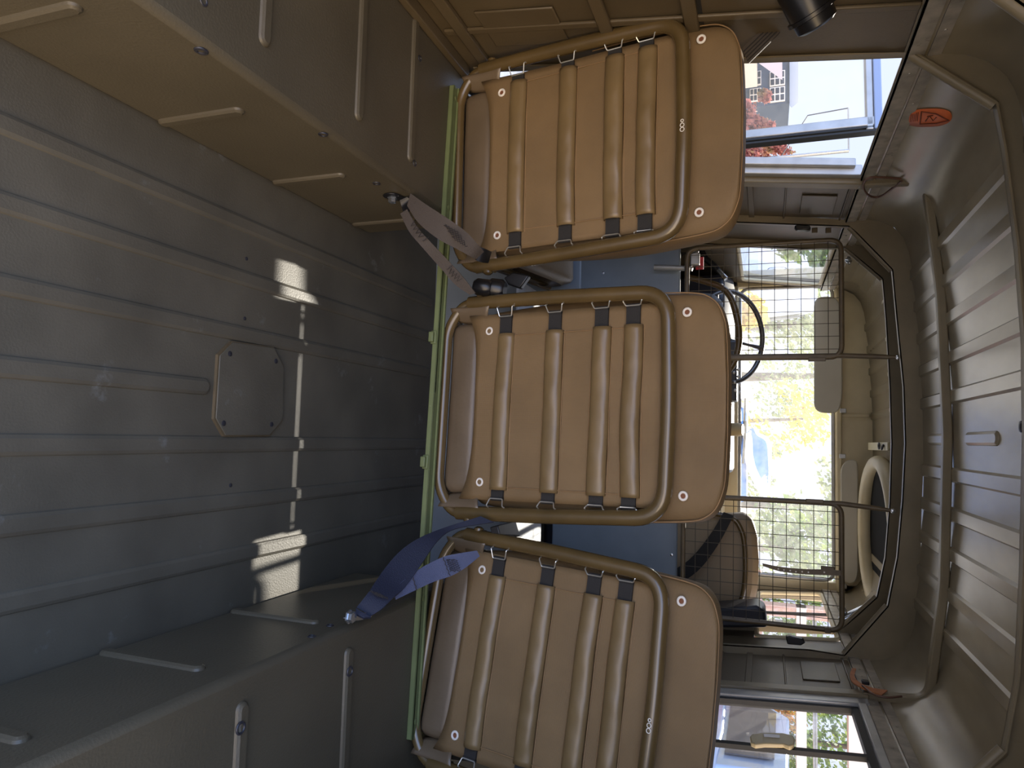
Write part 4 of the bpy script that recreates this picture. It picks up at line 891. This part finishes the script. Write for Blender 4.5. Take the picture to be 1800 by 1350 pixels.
# cars
def car(label, x, y, ang, L, Hh, col, W=1.75):
    c_ = thing('car', label, 'car', (x, y, GZ), (0, 0, ang))
    P = lambda n, m, mt: part(n, m, mt, c_, local=True, angle=30, bevel=0.04 if n in ('body', 'cabin') else 0)
    h = Hh
    prof = [(-L/2, 0.35), (-L/2, h*0.52), (-L/2+0.15, h*0.60), (-L*0.22, h*0.62), (L*0.28, h*0.60), (L/2-0.1, h*0.5), (L/2, h*0.38), (L/2, 0.30)]
    P('body', MB().prism([(a, -W/2, b_) for a, b_ in prof], (0, W, 0)), col)
    cab = [(-L*0.44, h*0.6), (-L*0.34, h*0.97), (L*0.08, h), (L*0.27, h*0.6)]
    P('cabin', MB().add([(a, s*W/2*(0.94 if b_ < h*0.7 else 0.78), b_) for s in (-1, 1) for a, b_ in cab], [(0, 1, 2, 3), (7, 6, 5, 4), (0, 4, 5, 1), (1, 5, 6, 2), (2, 6, 7, 3)]), col)
    m = MB()
    for s in (-1, 1): m.prism([(-L*0.36, s*W/2*0.945, h*0.64), (-L*0.30, s*W/2*0.85, h*0.9), (L*0.06, s*W/2*0.85, h*0.92), (L*0.2, s*W/2*0.945, h*0.64)], (0, s*0.02, 0))
    m.prism([(-L*0.44, -W*0.4, h*0.64), (-L*0.36, -W*0.34, h*0.93), (-L*0.36, W*0.34, h*0.93), (-L*0.44, W*0.4, h*0.64)], (-0.02, 0, 0))
    P('windows', m, M_dark)
    for sx in (-0.3, 0.3):
        for s in (-1, 1): P('wheel', MB().lathe([(0.2, -0.1), (0.31, -0.08), (0.31, 0.08), (0.2, 0.1)], (L*sx, s*(W/2-0.05), 0.31), (0, 1, 0), 20), M_rubber)
    for s in (-1, 1): P('tail_lamp', MB().box((-L/2+0.02, s*W*0.4, h*0.52), (0.1, 0.3, 0.18)), M_tag)
    return c_
Cs = mat('silver_blue_car', srgb(150, 170, 196), 0.25, metal=0.4, coat=0.5); Cp = mat('plum_car', srgb(112, 96, 116), 0.3, coat=0.5); Cr = mat('red_car', srgb(206, 40, 56), 0.3, coat=0.5); Cw = mat('pale_van', srgb(196, 206, 216), 0.35, coat=0.3)
car('silver blue car with a red lamp, nearest outside the right window', aY(1345, 1318, 9).x + 1.25, 11.4, math.radians(90), 4.6, 2.3, Cs)
car('dark plum car parked beyond, outside the right window', aY(1345, 1262, 19).x + 0.3, 19, math.radians(78), 4.3, 1.9, Cp)
x, y = at_dir(1345, 1062, 17); car('red car outside the passenger cab window', x, y, math.radians(84), 4.3, 1.9, Cr)
x, y = at_dir(1345, 492, 17); car('pale grey van outside the driver window', x, y, math.radians(-82), 4.6, 3.0, Cw, 1.9)
# brick pillars
M_brick = bpy.data.materials.new('brick'); M_brick.use_nodes = True
nt = M_brick.node_tree; bt = nt.nodes.new('ShaderNodeTexBrick'); tc = nt.nodes.new('ShaderNodeTexCoord'); bt.inputs['Scale'].default_value = 4; bt.inputs['Color1'].default_value = srgb(206, 160, 140); bt.inputs['Color2'].default_value = srgb(190, 140, 124); bt.inputs['Mortar'].default_value = srgb(220, 205, 190); nt.links.new(tc.outputs['Object'], bt.inputs['Vector']); nt.links.new(bt.outputs['Color'], nt.nodes['Principled BSDF'].inputs['Base Color'])
def pillar(label, px0, px1, py, d, ztop=None):
    p0, p1 = aY(px0, py, d), aY(px1, py, d)
    return p0, p1
x, y = at_dir(1408, 1290, 15)
bg = thing('brick_house', 'brick house front with wire lines outside the right window', 'house', (x+3, y, GZ))
za, zb_ = aY(1400, 1290, y).z, aY(1418, 1290, y).z
part('wall', MB().bb(x-2.2, x+8, y, y+0.3, za, zb_), M_brick, bg); part('wall', MB().bb(x-2.2, x+8, y, y+0.3, aY(1492, 1300, y).z, aY(1540, 1300, y).z), M_brick, bg)
part('post', MB().bb(x-2.2, x-2.0, y+0.02, y+0.3, GZ, aY(1500, 1240, y).z), M_brick, bg)
m = MB()
for px in (1430, 1434): m.tube([(x-2, y-0.05, aY(px, 1280, y).z), (x+8, y-0.05, aY(px+3, 1280, y).z)], 0.02, 6)
part('rail', m, M_alu, bg)
# outside mirror and wipers
om = thing('door_mirror', 'square outside mirror seen through the driver window', 'mirror', aX(1366, 484, -1.02))
c0 = [aY(*q, 4.35) for q in ((1347, 470), (1384, 468), (1389, 495), (1349, 497))]
part('housing', MB().prism(arc(c0, 0.03, 4, True), (0, 0.03, 0)), M_black, om, bevel=0.006); part('glass', MB().prism(arc([a*0.9 + (sum(c0, Vector())/4)*0.1 for a in c0], 0.025, 4, True), (0, -0.004, 0)), M_mirror, om)
part('arm', MB().tube([aY(1300, 482, 4.37), aY(1350, 486, 4.37), aY(1388, 488, 4.37), aY(1452, 492, 4.37)], 0.011, 8), M_black, om)
wp_ = thing('windscreen_wiper', 'thin black wiper arm at the foot of the windscreen', 'wiper', aY(1305, 770, 4.08))
part('arm', MB().tube([aY(1300, 790, 4.07), aY(1308, 745, 4.07), aY(1310, 700, 4.07)], 0.006, 6), M_black, wp_); part('blade', MB().tube([aY(1311, 740, 4.06), aY(1306, 815, 4.06)], 0.006, 6), M_rubber, wp_)

# ================================================================== LIGHT
SUN_EL, SUN_AZ = math.radians(23.5), math.radians(-3.0)
sd = Vector((math.sin(SUN_AZ)*math.cos(SUN_EL), math.cos(SUN_AZ)*math.cos(SUN_EL), math.sin(SUN_EL)))
s = bpy.data.lights.new('sun', 'SUN'); s.energy = 7.5; s.angle = math.radians(0.55); s.color = (1.0, 0.93, 0.80)
so = bpy.data.objects.new('sun', s); COL.objects.link(so); so.rotation_euler = (-sd).to_track_quat('-Z', 'Y').to_euler()
W = bpy.data.worlds.new('sky'); bpy.context.scene.world = W; W.use_nodes = True; nt = W.node_tree; N = nt.nodes; L = nt.links
bgd = N['Background']; tc = N.new('ShaderNodeTexCoord'); sx = N.new('ShaderNodeSeparateXYZ'); L.new(tc.outputs['Generated'], sx.inputs[0])
rp = N.new('ShaderNodeMapRange'); rp.interpolation_type = 'SMOOTHSTEP'; rp.inputs['From Min'].default_value = 0.35; rp.inputs['From Max'].default_value = -0.75; rp.inputs['To Min'].default_value = 0.0; rp.inputs['To Max'].default_value = 1.0; L.new(sx.outputs['Y'], rp.inputs['Value'])
mx = N.new('ShaderNodeMix'); mx.data_type = 'RGBA'; mx.inputs['A'].default_value = (0.70, 0.78, 1.0, 1); L.new(rp.outputs[0], mx.inputs['Factor'])
# behind the tail: added sky glow to fill the interior, bluer left, warmer right
rx = N.new('ShaderNodeMapRange'); rx.inputs['From Min'].default_value = -0.6; rx.inputs['From Max'].default_value = 0.7; zz = N.new('ShaderNodeMath'); zz.operation = 'MULTIPLY_ADD'; zz.inputs[1].default_value = -0.8; L.new(sx.outputs['Z'], zz.inputs[0]); L.new(sx.outputs['X'], zz.inputs[2]); L.new(zz.outputs[0], rx.inputs['Value'])
mb_ = N.new('ShaderNodeMix'); mb_.data_type = 'RGBA'; mb_.inputs['A'].default_value = (1.1, 1.65, 2.9, 1); mb_.inputs['B'].default_value = (5.6, 4.1, 2.3, 1); L.new(rx.outputs[0], mb_.inputs['Factor'])
L.new(mb_.outputs['Result'], mx.inputs['B']); L.new(mx.outputs['Result'], bgd.inputs['Color']); bgd.inputs['Strength'].default_value = 1.0

# ================================================================== CAMERA
cd = bpy.data.cameras.new('camera'); cd.sensor_width = 36; cd.sensor_fit = 'HORIZONTAL'; cd.lens = FPX/1800*36; cd.clip_start = 0.02; cd.clip_end = 500
co = bpy.data.objects.new('camera', cd); COL.objects.link(co)
ex = Vector((CR.x, CF.x, CU.x)); ey = -Vector((CR.y, CF.y, CU.y)); ez = -Vector((CR.z, CF.z, CU.z))
M4 = Matrix((ex, ey, ez)).transposed().to_4x4(); M4.translation = CAM; co.matrix_world = M4
sc = bpy.context.scene; sc.camera = co
sc.view_settings.view_transform = 'Standard'; sc.view_settings.look = 'None'; sc.view_settings.gamma = 1; sc.view_settings.use_curve_mapping = False; sc.view_settings.exposure = 0.28
